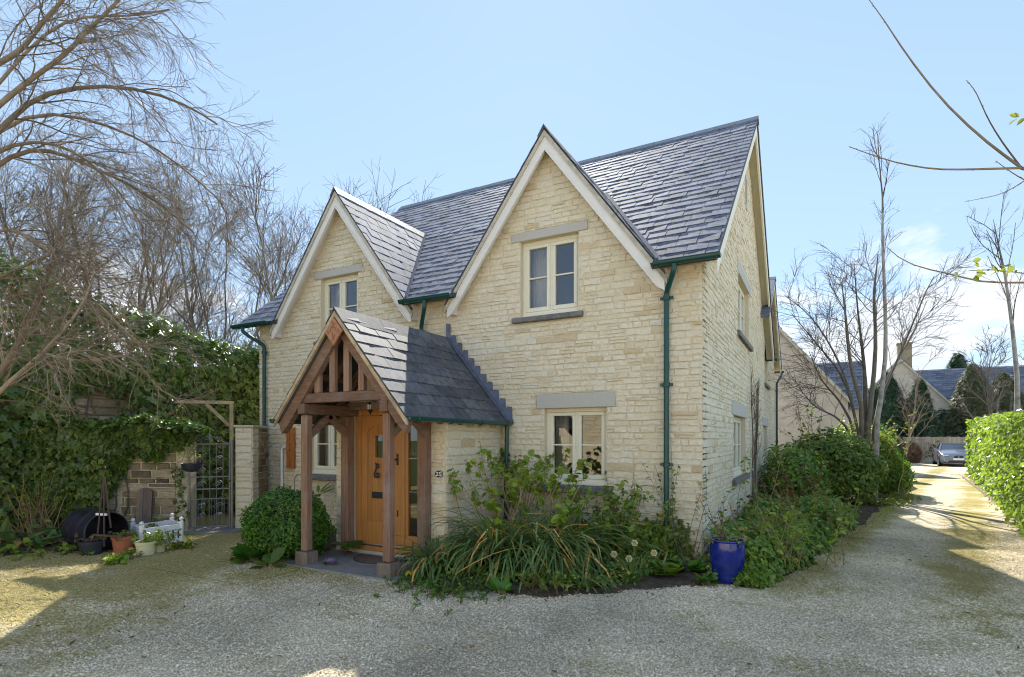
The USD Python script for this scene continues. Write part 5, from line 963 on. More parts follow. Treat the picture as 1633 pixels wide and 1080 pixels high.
rosette('broad dark leaved clump left of the round shrub', ground(405, 897), 20, .22, rb, 'box_leaf'); rosette('shiny dark leaved clump at the front foot of the round shrub', ground(428, 908), 10, .2, rb, 'dark_leaf'); rosette('large leaved green plant beside the doorstep', on_y(563, 880, -1.75), 8, .24, rb, 'box_leaf'); rosette('hosta like plant at the front edge of the bed below the straps', ground(800, 950), 12, .15, rb, 'box_leaf')
def daffodils():
    b = ground(1008, 932); strap_clump('upright daffodil leaves in the front bed', b, 70, .42, rb, .007, .35, base_r=.09, dead=.03)
    for i, (u, v) in enumerate(((1012, 866), (979, 884), (1003, 891), (1043, 882))):
        lab = ['uppermost cream daffodil flower in the front bed', 'leftmost cream daffodil flower in the front bed', 'lowest cream daffodil flower in the front bed', 'rightmost cream daffodil flower in the front bed'][i]
        c = at(u, v, b @ FW - C @ FW + (.12, .0, -.1, .05)[i]); p = thing('daffodil', lab, 'flower', [b[0], b[1], 0]); put('stem', MB().tube([b + [.01 * i, 0, 0], (b + c) / 2 + [0, 0, .06], c + [0, .03, .02], c], .005, 5), 'fresh_leaf', p); n = unit(C - c + [.3, 0, .2]); x = unit(np.cross(n, EZ)); y = np.cross(x, n)
        for k in range(6):
            a = k * math.pi / 3; d = x * math.cos(a) + y * math.sin(a); s = np.cross(n, d); T, F = TEMPL['round']; v_ = c + .043 * (T[:, :1] * s + T[:, 1:] * d) + n * .004 * np.abs(T[:, :1]) * 10 * .3; put('petal', MB().add(v_, F), 'petal_cream', p)
        M = np.array([x, y, n]).T; put('trumpet', MB().lathe([(.006, 0), (.014, .004), (.018, .022), (.022, .028)], c, 10, .5, M), 'petal_yellow', p, smooth=True)
daffodils()
def primula(label, b, mat, r):
    rosette(label + ', its leaves', b, 10, .09, r, 'box_leaf', 'primula_leaves'); p = thing('primula', label, 'flower', b); m = MB()
    for _ in range(34):
        d = unit(r.normal(0, 1, 3) * [1, 1, .5] + [0, 0, .5]); c = np.asarray(b) + d * [.075, .075, .05] + EZ * .06
        for k in range(5): a = k * 1.257; x = unit(np.cross(d, [.3, .5, .1])); y = np.cross(d, x); e = x * math.cos(a) + y * math.sin(a); m.add([c, c + .014 * e + .007 * np.cross(d, e), c + .019 * e, c + .014 * e - .007 * np.cross(d, e)], [[0, 1, 2, 3]], r.random())
    put('petals', m, mat, p, kind='stuff')
primula('small mauve primula flowering beside the doorstep', ground(527, 903), 'petal_purple', rb); primula('small yellow primula behind the right porch post base', ground(656, 924), 'petal_yellow', rb)
def log():
    p = thing('cut_branch', 'bare forked cut branch lying at the front of the bed', 'branch', ground(1035, 925)); d0 = ground(1040, 918) - C; w = d0 @ FW
    put('limb', MB().tube([at(1020, 922, w), at(1040, 912, w), at(1058, 898, w), at(1064, 882, w)], [.018, .02, .014, .009], 7), 'cane', p); put('limb', MB().tube([at(1040, 912, w), at(1052, 911, w - .05), at(1061, 914, w - .06)], [.016, .02, .018], 7), 'cane', p); put('limb', MB().tube([at(1036, 914, w), at(1030, 900, w + .02)], [.009, .006], 5), 'cane', p)
log()
# evergreen round shrub left of the porch
sb = ground(474, 893); bush('round_shrub', 'clipped round green evergreen shrub left of the porch posts', 'shrub', [sb[0] - .36, sb[1] + .12, .02], (.70, .56, .56), 11000, .042, 'box_leaf', 33, 'oval', inner=.72, a=.22, f=3, flat=-.75, lift=.06, up=.35)
hp = on_y(505, 800, -.4); rosette('dark long leaved plant behind the round shrub', hp * [1, 1, 0] + EZ * .62, 9, .30, rb, 'dark_leaf', shape='long'); hs_ = on_y(470, 795, -.35); th = thing('plant_hoop', 'grey metal plant hoop behind the round shrub', 'plant support', hs_ * [1, 1, 0])
put('hoop', MB().tube([[hs_[0] - .02, -.35, 0], [hs_[0] + .0, -.35, .95], [hs_[0] + .06, -.35, 1.02], [hs_[0] + .30, -.35, 1.02], [hs_[0] + .36, -.35, .95], [hs_[0] + .38, -.35, 0]], .009, 6), 'grey_iron', th)
# blue urn
def urn():
    b = np.array([.39, -.62, 0]); p = thing('glazed_urn', 'tall cobalt blue glazed urn at the right corner of the house', 'urn', b); prof = [(0, .0), (.135, .0), (.145, .015), (.178, .13), (.200, .25), (.209, .36), (.206, .45), (.196, .50), (.198, .508), (.206, .515), (.203, .527), (.185, .525), (.175, .50), (.17, .46), (0, .46)]
    prof = [(a_ * .95, z_ * .97) for a_, z_ in prof]; put('body', MB().lathe(prof, b, 40), 'blue_glaze', p, smooth=35); put('compost', MB().lathe([(0, .475), (.178, .468)], b, 24), 'soil', p)
    sprig('rose', 'bare reddish rose stems growing in the blue urn', b + EZ * .46, 9, .55, rb, 'red_leaf', .035, .35, dens=7, base_spread=.07, lo=.35, stem='twig_red', thick=.006); sprig('urn_plant', 'low green leaves around the rim of the blue urn', b + EZ * .47, 26, .10, rb, 'fresh_leaf', .04, .9, cat='plant', dens=4, base_spread=.10, stem='twig_red')
urn()
# ------------------------------------------------------------------ right: planting along the side wall
rq = np.random.default_rng(91)
def ground_cover():
    r = rq; n = 28000; y = r.uniform(-.75, 6.6, n); w1 = np.interp(y, [-.8, 0, 2.5, 5.6, 6.6], [.62, .95, 1.42, 1.95, 2.1]); w0 = np.interp(y, [-.8, 0, 6.6], [.52, .12, .12]); w1 = w1 + .45 * (meshkit.fbm(np.stack([y * 2.2, 0 * y, 0 * y], -1), 3, 55) - .42); x = w0 + (w1 - w0) * r.random(n); e = (x - w0) / (w1 - w0)
    q = np.stack([x * 1.6, y * 1.6, 0 * x], -1); h = (.12 + .50 * meshkit.fbm(q, 3, 31)) * np.clip((1 - e) / .22, .06, 1) ** .6 * np.clip((y + .85) / .5, .25, 1); z = h * (1 - .75 * r.random(n) ** 1.6)
    N = np.stack([.55 + e * .6, -.35 + 0 * x, .75 + 0 * x], -1); p = '/World/ground_cover'; origins[p] = np.zeros(3)
    put('ground_cover', leaves(np.stack([x, y, z + .03], -1), N, .075, r, 'oval', .55, .35), 'ground_leaf', smooth=False, label='low mound of mixed green ground cover along the side wall', cat='ground cover', kind='stuff')
ground_cover()
for i, (x_, y_, m_) in enumerate(((1.05, .3, 'fresh_leaf'), (.75, 1.5, 'lime_leaf'), (1.5, 3.4, 'fresh_leaf'), (.55, 3.9, 'red_leaf'), (1.2, 4.8, 'lime_leaf'))): sprig('bed_plant', ['fresh green tufted plant at the drive edge of the ground cover behind the blue urn', 'yellow green plant rising through the ground cover under the side window', 'fresh green plant at the drive edge halfway along the ground cover', 'reddish plant against the side wall below its window', 'yellow green plant at the far end of the ground cover'][i], (x_, y_, .1), 26, .75, rq, m_, .07, .4, cat='plant', dens=10, base_spread=.22, lo=.3)
sprig('self_sown_plant', 'tall thin self sown plant in front of the side window', [.25, 2.6, .1], 7, 1.5, rq, 'fresh_leaf', .07, .12, cat='plant', dens=10, base_spread=.15, lo=.4)
def climber():
    p = thing('wall_climber', 'bare twiggy climber spreading over the side wall between its windows', 'climber', (.05, 5.9, 0)); T = Tree(101)
    for y0 in (5.75, 5.95, 6.1):
        P_, R_ = T.limb([.05, y0, 0], [0, rq.normal(0, .05), 1], 3.1, .022, 1, grav=.03, wob=.07); P_[:, 0] = .05 + np.abs(P_[:, 0] - .05) * .3
        for a, b in T.sprout(P_, R_, 2, 12, .75, ang=.9, grav=.02, wob=.2, rk=.45, lo=.35, rmin=.004): a[:, 0] = .05 + np.abs(a[:, 0] - .05) * .4; [c.__setitem__((slice(None), 0), .045 + np.abs(c[:, 0] - .045) * .5) for c, _ in T.sprout(a, b, 3, 6, .3, rk=.5, wob=.25, rmin=.003)]
    put('stem', T.mesh((1,)), 'bark_dark', p, kind='stuff'); put('twigs', T.mesh((2, 3)), 'twig_red', p, kind='stuff')
climber()
g_ = lambda u, v: ground(u, v)
bush('shrub', 'loose shrub with reddish new growth against the downpipe at the side', 'shrub', (.75, 7.6, .03), (.75, .9, .95), 4200, .085, 'ground_leaf', 41, inner=.3, a=.4, stems=16)
sprig('shrub', 'open red leaved shrub in front of the side downpipe', (.85, 6.6, .03), 22, 1.35, rq, 'red_leaf', .07, .3, dens=14, base_spread=.25, lo=.3)
bush('shrub', 'big dark evergreen shrub with yellow green crown beside the drive', 'shrub', g_(1345, 806) + [-.25, .5, 0], (1.12, 1.05, 1.16), 13000, .085, 'dark_leaf', 42, inner=.5, a=.3, stems=20, up=.5)
sprig('shrub', 'tall thin lime leaved shrub against the neighbouring gable', (1.35, 11.2, .03), 26, 2.9, rq, 'lime_leaf', .085, .28, dens=22, base_spread=.35, lo=.45, thick=.012)
sprig('shrub', 'thin lime leaved shrub behind the dark evergreen', (2.3, 12.2, .03), 24, 2.6, rq, 'lime_leaf', .085, .3, dens=22, base_spread=.4, lo=.45, thick=.012)
bush('laurel_bush', 'bright broad leaved laurel behind the dark evergreen shrub', 'shrub', g_(1408, 792) + [-.5, .7, 0], (1.05, 1.0, 1.35), 7000, .14, 'laurel', 43, 'long', inner=.55, a=.3, stems=14, up=.5)
bush('laurel_bush', 'lower spreading laurel at the edge of the drive', 'shrub', g_(1412, 786) + [-.05, -.2, 0], (.75, .8, .75), 3200, .13, 'ground_leaf', 44, 'long', inner=.5, a=.35, stems=10)
tq = g_(1424, 768); bush('topiary', 'tall clipped rounded conifer behind the laurel', 'topiary', tq + [-.35, 1.2, 0], (.62, .62, 1.42), 6000, .075, 'box_leaf', 45, inner=.86, a=.06, flat=-.9)
bush('topiary', 'shorter clipped rounded conifer at the edge of the drive', 'topiary', tq + [.08, .2, 0], (.48, .48, .82), 4500, .065, 'box_leaf', 46, inner=.86, a=.06, flat=-.9)
sprig('edging_plant', 'low lime green edging plant beside the drive', g_(1400, 806), 60, .24, rq, 'lime_leaf', .07, .9, cat='plant', dens=8, base_spread=.4); sprig('edging_plant', 'low lime green edging plant nearer the laurel', g_(1420, 797), 50, .24, rq, 'lime_leaf', .07, .9, cat='plant', dens=8, base_spread=.35)
sk = g_(1291, 800); put('cane', MB().tube([sk, sk + [0, 0, 1.25]], .012, 6), 'green_gutter', thing('plant_stake', 'thin green plant stakes standing before the dark evergreen', 'plant stake', sk)); put('cane', MB().tube([sk + [.12, .05, 0], sk + [.02, .02, 1.2]], .012, 6), 'green_gutter', '/World/plant_stake')
# hedge on the right of the drive
def hedge():
    r = np.random.default_rng(111); a, b = np.array([3.55, -1.6, 0]), np.array([7.28, 24.0, 0]); d = unit(b - a); L = np.linalg.norm(b - a); nl = np.array([-d[1], d[0], 0]); W = 1.7
    p = thing('hedge', 'long sunlit laurel hedge along the right side of the drive', 'hedge', (a + b) / 2 - nl * W / 2); H0 = lambda s: 2.12 + .42 * s / L
    m = MB(); n = 30000; s = L * r.random(n) ** 1.35; f = r.random(n); face = f < .58
    q = np.stack([s * .9, f * 9, 0 * s], -1); bul = (meshkit.fbm(np.stack([s * .8, np.where(face, f * 5, 7), 0 * s], -1), 3, 3) - .5) * .55; h = H0(s); end = np.clip((L - s) / .8, 0, 1) ** .5
    zf = h * r.random(n) ** .9; rnd = np.clip((zf - (h - .45)) / .45, 0, 1) ** 2 * .35
    off = np.where(face, .10 + bul - rnd, -r.random(n) * W); z = np.where(face, zf, h + bul * .5 - .02) * np.where(face, 1, 1) * (.6 + .4 * end); off = off - (1 - end) * .5
    dep = r.random(n) * .22; P_ = a + d * s[:, None] + nl * (off - np.where(face, dep, 0))[:, None] + EZ * (z - np.where(face, 0, dep))[:, None]
    N = np.where(face[:, None], nl * 1.0 + EZ * .45, EZ + nl * .2); sz = np.interp(s, [0, 8, 25], [.085, .10, .15]); leaves(P_, N, sz, r, 'oval', .5, .25, mb=m)
    n = 3500; y = r.random(n); z = 2.5 * r.random(n); P_ = b + nl * (.15 - y * W)[:, None] + EZ * z[:, None] - d * (r.random(n) * .25 + .5 * np.clip(z - 2.0, 0, 1))[:, None]; leaves(P_, np.tile(d + EZ * .3, (n, 1)), .15, r, 'oval', .5, .25, mb=m)
    put('foliage', m, 'laurel', p, kind='stuff'); m = MB()
    for k in range(80):
        q = a + d * (L * (k + .5) / 80) - nl * r.uniform(.25, W - .25); 
        for _ in range(3): e = q + d * r.normal(0, .3) + nl * r.normal(0, .25) + EZ * r.uniform(1.3, 2.0); m.tube([q, (q + e) / 2 + r.normal(0, .05, 3), e], [.022, .016, .008], 5, r.random())
    put('stem', m, 'bark_dark', p, kind='stuff'); m = MB(); n = 9000; s = L * r.random(n); P_ = a + d * s[:, None] - nl * r.uniform(.15, W - .15, n)[:, None] + EZ * (H0(s) * r.uniform(.05, .9, n))[:, None]; put('inner_foliage', leaves(P_, r.normal(0, 1, (n, 3)), .17, r, 'oval', .5), 'dark_leaf', p, kind='stuff')
hedge()
# ------------------------------------------------------------------ far right: fence, car, houses
def board_fence():
    r = np.random.default_rng(121); a, b = at(1400, 735, 40.2) * [1, 1, 0], at(1640, 735, 39.2) * [1, 1, 0]; d = unit(b - a); L = np.linalg.norm(b - a); n = unit(np.cross(d, EZ)); n = n if n @ (C - a) > 0 else -n; p = thing('board_fence', 'grey brown close boarded timber fence closing the drive behind the car', 'fence', (a + b) / 2); k = 0; s = 0
    while s < L: w = r.uniform(.14, .155); put('board', MB().box((0, 0, 0), (w - .012, .02, 1.78 + r.normal(0, .008)), .002, r.random(), np.c_[np.array([d, n, EZ]).T, a + d * s + EZ * .03]), 'fence_wood', p); s += w
    for k in range(int(L / 2.4) + 1): q = a + d * min(k * 2.4, L); put('post', MB().beam(q - n * .06, q - n * .06 + EZ * 1.85, .09, .09, .004), 'fence_wood', p)
    for z in (.4, 1.4): put('rail', MB().beam(a - n * .03 + EZ * z, b - n * .03 + EZ * z, .04, .08, .003), 'fence_wood', p)
board_fence()
bq = at(1447, 737, 39.3); bush('beech_shrub', 'small rounded brown leaved beech hedge in front of the fence', 'shrub', bq * [1, 1, 0], (.85, .6, .95), 2600, .11, 'beech_brown', 51, inner=.7, a=.08, flat=-.9)
matte('car_paint', [(0, (.17, .18, .21)), (1, (.18, .19, .22))], rough=.28, grain=.02, bump=0, metallic=.55, coat=.8)
matte('car_black', [(0, (.012, .012, .013)), (1, (.02, .02, .02))], rough=.35, grain=.05, bump=0)
matte('car_glass', [(0, (.04, .05, .065)), (1, (.05, .06, .08))], rough=.06, grain=.02, bump=0, spec=.9)
matte('lamp_clear', [(0, (.55, .58, .62)), (1, (.6, .62, .66))], rough=.12, grain=.02, bump=0, metallic=.5)
matte('plate_pale', [(0, (.72, .72, .64)), (1, (.75, .75, .68))], rough=.5, grain=.02, bump=0)
matte('rubber', [(0, (.018, .018, .018)), (1, (.025, .025, .025))], rough=.8, grain=.1, bump=.1)
matte('alloy', [(0, (.45, .46, .48)), (1, (.5, .5, .52))], rough=.3, metallic=.8, grain=.05, bump=0)
def car():
    c = ground(1521, 743); c = at(1520, 700, 35.6) * [1, 1, 0]; f = unit(np.array([-.05, -1, 0])); s = np.array([-f[1], f[0], 0]) * -1; s = np.cross(EZ, f); M = np.array([f, s, EZ]).T; p = thing('parked_car', 'dark grey blue saloon car parked facing us at the end of the drive', 'car', c)
    W = lambda x: c + np.asarray(x, float) @ M.T
    def loft(xs, prof): # prof(x) -> ring of (y, z)
        R = np.array([[(x, y, z) for y, z in prof(x)] for x in xs]); n = R.shape[1]; i, j = np.meshgrid(np.arange(len(xs) - 1), np.arange(n), indexing='ij'); k = (j + 1) % n; q = np.stack([i * n + j, i * n + k, (i + 1) * n + k, (i + 1) * n + j], -1).reshape(-1, 4)
        caps = [[0, t, t + 1] for t in range(1, n - 1)]; e = (len(xs) - 1) * n; m = MB().add(W(R.reshape(-1, 3)), q[:, ::-1]); m.add(W(R[0]), caps); m.add(W(R[-1]), np.array(caps)[:, ::-1]); return m
    def body(x):
        bl = np.interp(x, [-2.28, -2.1, -1.2, 1.0, 1.9, 2.2, 2.30], [.86, 1.0, 1.02, .98, .80, .68, .58]); hw = np.interp(x, [-2.28, -2.0, -1, 1, 1.8, 2.2, 2.30], [.74, .86, .91, .91, .87, .76, .64]); lo = np.interp(x, [-2.28, -1.9, 1.9, 2.30], [.34, .2, .2, .26]); mid = (bl + lo) / 2 + .06
        return [(hw * .92, lo), (hw, lo + .14), (hw, mid), (hw * .975, bl - .05), (hw * .90, bl), (hw * .45, bl + .035), (0, bl + .045), (-hw * .45, bl + .035), (-hw * .90, bl), (-hw * .975, bl - .05), (-hw, mid), (-hw, lo + .14), (-hw * .92, lo)]
    put('body', loft(np.linspace(-2.28, 2.30, 34), body), 'car_paint', p, smooth=35)
    def cab(x):
        z1 = np.interp(x, [-1.75, -1.0, -.5, .25, 1.05], [1.0, 1.36, 1.42, 1.40, .985]); t = (z1 - .97) / .45; hw = .83 - .22 * t; return [(.83, .95), (hw + .02, z1 - .06 * t), (hw * .8, z1), (-hw * .8, z1), (-hw - .02, z1 - .06 * t), (-.83, .95)]
    put('glasshouse', loft(np.linspace(-1.75, 1.05, 16), cab), 'car_glass', p, smooth=30)
    def rf(x): z1 = np.interp(x, [-1.1, -.5, .3], [1.335, 1.432, 1.405]); return [(.60, z1 - .03), (.52, z1 + .012), (-.52, z1 + .012), (-.60, z1 - .03)]
    put('roof', loft(np.linspace(-1.1, .30, 8), rf), 'car_paint', p, smooth=30)
    for y in (-1, 1): put('pillar', MB().beam(W((1.08, y * .80, .97)), W((.28, y * .63, 1.375)), .07, .05, .01), 'car_paint', p); put('pillar', MB().beam(W((-.25, y * .84, .97)), W((-.30, y * .66, 1.39)), .08, .04, .01), 'car_black', p)
    for x in (1.40, -1.40):
        for y in (-1, 1):
            Mw = np.array([M @ [1, 0, 0], EZ, M @ [0, 1.0 * y, 0]]).T; w = put('wheel', MB().lathe([(.20, -.10), (.30, -.11), (.325, -.08), (.325, .08), (.30, .11), (.21, .10)], W((x, y * .80, .325)), 28, .5, Mw), 'rubber', p, smooth=40); k = MB().lathe([(0, .09), (.05, .095), (.06, .07), (.205, .06), (.215, .10)], W((x, y * .80, .325)), 28, .5, Mw); put('rim', k, 'alloy', w, smooth=40)
            put('wheel_arch', MB().lathe([(.345, .0), (.37, .115), (.345, .118)], W((x, y * .80, .34)), 24, .5, Mw), 'car_black', p)
    for y in (-1, 1):
        put('headlight', MB().box((2.02, y * .44, .60), (2.235, y * .74, .70), .03, .5, np.c_[M, c]), 'lamp_clear', p); put('grille', MB().box((2.22, y * .03, .52), (2.315, y * .22, .66), .02, .5, np.c_[M, c]), 'car_black', p); put('fog_light', MB().box((2.1, y * .55, .32), (2.27, y * .70, .38), .015, .5, np.c_[M, c]), 'lamp_clear', p)
        put('door_mirror', MB().box((.78, y * .90, .98), (.92, y * 1.04, 1.10), .03, .5, np.c_[M, c]), 'car_paint', p)
    put('lower_grille', MB().box((2.2, -.5, .27), (2.325, .5, .37), .02, .5, np.c_[M, c]), 'car_black', p); put('licence_plate', MB().box((2.3, -.26, .40), (2.335, .26, .51), .004, .5, np.c_[M, c]), 'plate_pale', p); put('bonnet_badge', MB().lathe([(0, 0), (.04, .0), (.035, .012), (0, .015)], W((2.24, 0, .70)), 12), 'lamp_clear', p)
car()
def gable_house(name, label, x0, x1, y0, y1, ez, k, chimney=None, wing=None, windows=()):
    xm = (x0 + x1) / 2; zr = ez + k * (x1 - x0) / 2; p = thing(name, label, 'house', (xm, (y0 + y1) / 2, 0))
    g = Polygon([(x0, -.1), (x1, -.1), (x1, ez), (xm, zr), (x0, ez)]); put('wall', MB().prism(g, (0, y0, 0), EX, EZ, -EY, -.3, 0), 'far_stone', p); put('wall', MB().box((x0, y0 + .3, -.1), (x0 + .3, y1, ez)).box((x1 - .3, y0 + .3, -.1), (x1, y1, ez)), 'far_stone', p)
    c = 1 / math.hypot(1, k); r = np.random.default_rng(3)
    rp_ = put('roof', MB().box((xm - .1, y0 - .1, zr + .02), (xm + .1, y1, zr + .14)), 'ridge', p)
    for s in (-1, 1):
        O = np.array([xm + s * ((x1 - x0) / 2 + .2), 0, ez - .2 * k]); V = np.array([-s * c, 0, k * c]); N = np.array([s * k * c, 0, c]); poly = sbox(y0 - .12, 0, y1, ((x1 - x0) / 2 + .2) / c); m = MB().prism(poly, O, EY, V, N, -.05, .01)
        for q in slates(poly, O, EY, V, N, r, w=.6, gauge=.3, lift=.03): m.add(*q.get())
        put('roof_slope', m, 'slate', rp_, kind='stuff')
        put('verge', MB().prism(Polygon([(0, 0), (0, -.18), (s * ((x1 - x0) / 2 + .15), -.18 - k * ((x1 - x0) / 2 + .15)), (s * ((x1 - x0) / 2 + .2), -k * ((x1 - x0) / 2 + .2))]), (xm, y0 - .10, zr + .03), EX, EZ, -EY, 0, .05), 'verge_mortar', p)
    if chimney:
        cx, cy, cw_, ch = chimney; m = put('chimney', MB().box((cx - cw_ / 2, cy - .35, zr - 1.2), (cx + cw_ / 2, cy + .35, zr + ch), .02).box((cx - cw_ / 2 - .06, cy - .41, zr + ch + .002), (cx + cw_ / 2 + .06, cy + .41, zr + ch + .14), .02), 'old_stone', p); put('chimney_pot', MB().lathe([(.13, 0), (.11, .45), (.08, .45), (.1, 0)], (cx, cy, zr + ch + .14), 14), 'terracotta', m)
    if wing:
        wx0, wx1, wy, wz, wr = wing; put('wing_wall', MB().box((wx0, wy, -.1), (wx1, wy + 6, wz)), 'far_stone', p); cc = 1 / math.hypot(1, .9); O = np.array([0, wy - .2, wz - .2]); V = np.array([0, cc, .9 * cc]); N = np.array([0, -.9 * cc, cc]); poly = sbox(wx0 - .1, 0, wx1 + .15, wr / cc); m = MB().prism(poly, O, EX, V, N, -.05, .01)
        for q in slates(poly, O, EX, V, N, r, w=.6, gauge=.3, lift=.03): m.add(*q.get())
        m.prism(poly, O + V * wr / cc * 2 * 0 + np.array([0, 2 * wr, 0]), EX, V * [1, -1, 1], N * [1, -1, 1], -.05, .01); put('wing_roof', m, 'slate', p, kind='stuff')
    for (wx, wz_, ww, wh) in windows:
        f = put('window', MB().box((wx - ww / 2, y0 - .03, wz_), (wx + ww / 2, y0 - .003, wz_ + wh), .01), 'white_paint', p); put('pane', MB().box((wx - ww / 2 + .08, y0 - .035, wz_ + .08), (wx + ww / 2 - .08, y0 - .031, wz_ + wh - .08), 0), 'car_glass', f)
    return p
# neighbouring gable right behind the house: its slope in the photograph runs down from (1240, 520) to (1345, 628)
ya = 19.0; pa, pb = on_y(1240, 520, ya), on_y(1348, 630, ya); ks = (pa[2] - pb[2]) / (pb[0] - pa[0]); xr_ = pb[0] + .1; hw_ = 2.7
gable_house('neighbour_house', 'buff stone gable of the neighbouring house behind the bare multi stemmed tree', xr_ - 2 * hw_, xr_, ya, 22.5, pb[2] - .1 * ks, ks, wing=(xr_ - 1.5, xr_ + 1.0, 25.5, 3.4, 3.0))
yb_ = 49.0; pc, pd, pe = on_y(1436, 573, yb_), on_y(1530, 655, yb_), on_y(1465, 602, 55); kd = (pc[2] - pd[2]) / (pd[0] - pc[0])
gable_house('distant_house', 'pale stone gable house with chimney beyond the fence', 2 * pc[0] - pd[0] - .3, pd[0] + .3, yb_, 60, pd[2] - .3 * kd, kd, chimney=(pc[0] + .35, yb_ + .8, 1.0, 1.3), wing=(pc[0], pc[0] + 9.5, 52, 5.3, 3.1))
def conifer(label, base, h, rad, n, mat, seed, size, name='conifer', trunk='bark_dark', power=1.0):
    r = np.random.default_rng(seed); base = np.asarray(base, float); p = thing(name, label, 'tree', base); t = r.random(n) ** .75; a = r.uniform(0, 2 * math.pi, n); rr_ = rad * (1 - t) ** power * (.55 + .45 * r.random(n) ** .5) * (1 + .35 * (meshkit.noise(np.stack([a * 1.6, t * 9, 0 * a + seed], -1)) - .5)); P_ = base + np.stack([rr_ * np.cos(a), rr_ * np.sin(a), .12 * h + t * h * .9 - rr_ * .25], -1); N = np.stack([np.cos(a), np.sin(a), .7 + 0 * a], -1)
    put('crown', leaves(P_, N, size, r, 'tuft', .5, .5, along=np.stack([np.cos(a), np.sin(a), .1 + 0 * a], -1)), mat, p, kind='stuff'); put('trunk', MB().tube([base, base + EZ * h * .95], [rad * .09, .01], 7), trunk, p)
conifer('dark green conical conifer in front of the distant stone gable', at(1466, 740, 41.5) * [1, 1, 0], 6.0, 1.9, 6500, 'conifer', 61, .34, power=.8)
conifer('dark conifer filling the gap left of the conical one', at(1415, 740, 43) * [1, 1, 0], 6.6, 2.2, 6000, 'conifer', 62, .36, power=.7)
conifer('dark low conifer behind the birch trunk', at(1392, 740, 40) * [1, 1, 0], 5.2, 1.9, 5000, 'conifer', 63, .36, power=.7)
conifer('olive green feathery conifer right of the distant gable', at(1552, 740, 42.5) * [1, 1, 0], 7.2, 2.6, 7500, 'olive_conifer', 64, .36, power=.75)
conifer('broad olive conifer behind the hedge end', at(1600, 740, 45) * [1, 1, 0], 6.8, 3.0, 7000, 'olive_conifer', 65, .38, power=.7)
conifer('tall grey green tree far behind the slate wing', at(1527, 740, 66) * [1, 1, 0], 11.5, 2.4, 4500, 'conifer', 66, .5, power=.5)
for i, (u, d, w_) in enumerate(((1505, 44.8, 2.2), (1360, 50, 4), (1645, 52, 4.5))): bush('evergreen_bush', ['low dark evergreen bushes above the fence behind the car', 'dark evergreen bush seen between the bare trunks', 'dark evergreen bush behind the hedge at the right edge'][i], 'bush', at(u, 740, d) * [1, 1, 0], (w_, 1.2, 2.4 if i == 0 else 3.2), 4500, .28, 'conifer', 70 + i, inner=.5, a=.25)
# ------------------------------------------------------------------ trees
def bare_tree(name, label, base, h, r0, seed, twob=.05, n1=16, n2=9, n3=5, l1=.36, ang=.55, up=.03, lean=(0, 0), mat='bark_grey', group=None, lo=.3, l2=.15, l3=.06, rmin=.0045, ivy=0.0):
    T = Tree(seed); base = np.asarray(base, float); p = thing(name, label, 'tree', base, group); P_, R_ = T.limb(base, [lean[0], lean[1], 1], h, r0, 0, k=14, wob=twob, grav=.05 if twob < .03 else .02, r1=r0 * .12)
    L1 = T.sprout(P_, R_, 1, n1, h * l1, ang=ang, grav=up, wob=.10, rk=.5, lo=lo, rmin=.012)
    for a, b in L1:
        for c, d in T.sprout(a, b, 2, n2, h * l2, ang=.65, grav=up * .7, wob=.14, rk=.5, lo=.2, rmin=rmin * 1.4):
            if n3: T.sprout(c, d, 3, n3, h * l3, ang=.7, grav=up * .5, wob=.2, rk=.6, lo=.2, rmin=rmin)
    put('trunk', T.mesh((0,)), mat, p, smooth=True); put('branches', T.mesh((1, 2, 3)), mat, p, kind='stuff')
    if ivy:
        n = int(900 * ivy); t = T.r.random(n) ** 1.2 * 5; q = np.clip(t, 0, len(P_) - 2).astype(int); Q = P_[q] + (P_[q + 1] - P_[q]) * (t - q)[:, None]; dd = unit(T.r.normal(0, 1, (n, 3)) * [1, 1, .1]); put('ivy_leaves', leaves(Q + dd * (r0 + .02 + .12 * T.r.random(n))[:, None], dd + [0, 0, .4], .13, T.r, 'ivy', .5, .8), 'ivy', p, kind='stuff')
    return p
rt = np.random.default_rng(131); WG_ = 'bare trees of the wood beyond the ivy clad wall'
for i in range(25):
    u = -70 + 575 * (i + rt.uniform(.1, .9)) / 25; d = rt.uniform(15.5, 27); b = at(u, 740, d) * [1, 1, 0]
    if b[0] > -12: b = at(u, 740, (BXW - 1.6 - C[0]) / ((at(u, 700, 1) - C)[0])) * [1, 1, 0]
    top = np.interp(u, [-70, 120, 300, 400, 500], [262, 280, 290, 322, 340]) + rt.uniform(-18, 45); w = (b - C) @ FW; h = 1.7 + (HOR - top) / FPX * w
    iv = float(rt.random() < .45); bare_tree('bare_tree', 'slender leafless tree with ivy up its trunk in the wood behind the ivy clad wall' if iv else 'slender clean stemmed leafless tree of the wood behind the ivy clad wall', b, h, rt.uniform(.06, .13), 200 + i, n1=24, n2=9, n3=4, l1=.27, ang=.55, up=.04, lean=rt.normal(0, .09, 2), twob=.08, group=WG_ + (', ivy on the trunk' if iv else ''), lo=.08, ivy=iv, rmin=.0055)
b = at(622, 740, 24) * [1, 1, 0]; bare_tree('bare_tree', 'tall leafless tree showing over the house roof between the two gables', b, 11.6, .2, 301, n1=13, n2=6, n3=2, l1=.36, ang=.24, up=.05, lo=.35, mat='bark_dark', rmin=.008, twob=.012)
b = at(662, 740, 26) * [1, 1, 0]; bare_tree('bare_tree', 'leafless tree over the roof ridge just left of the right gable', b, 11.9, .18, 302, n1=11, n2=5, n3=2, l1=.34, ang=.22, up=.05, lo=.35, mat='bark_dark', rmin=.008, twob=.012)
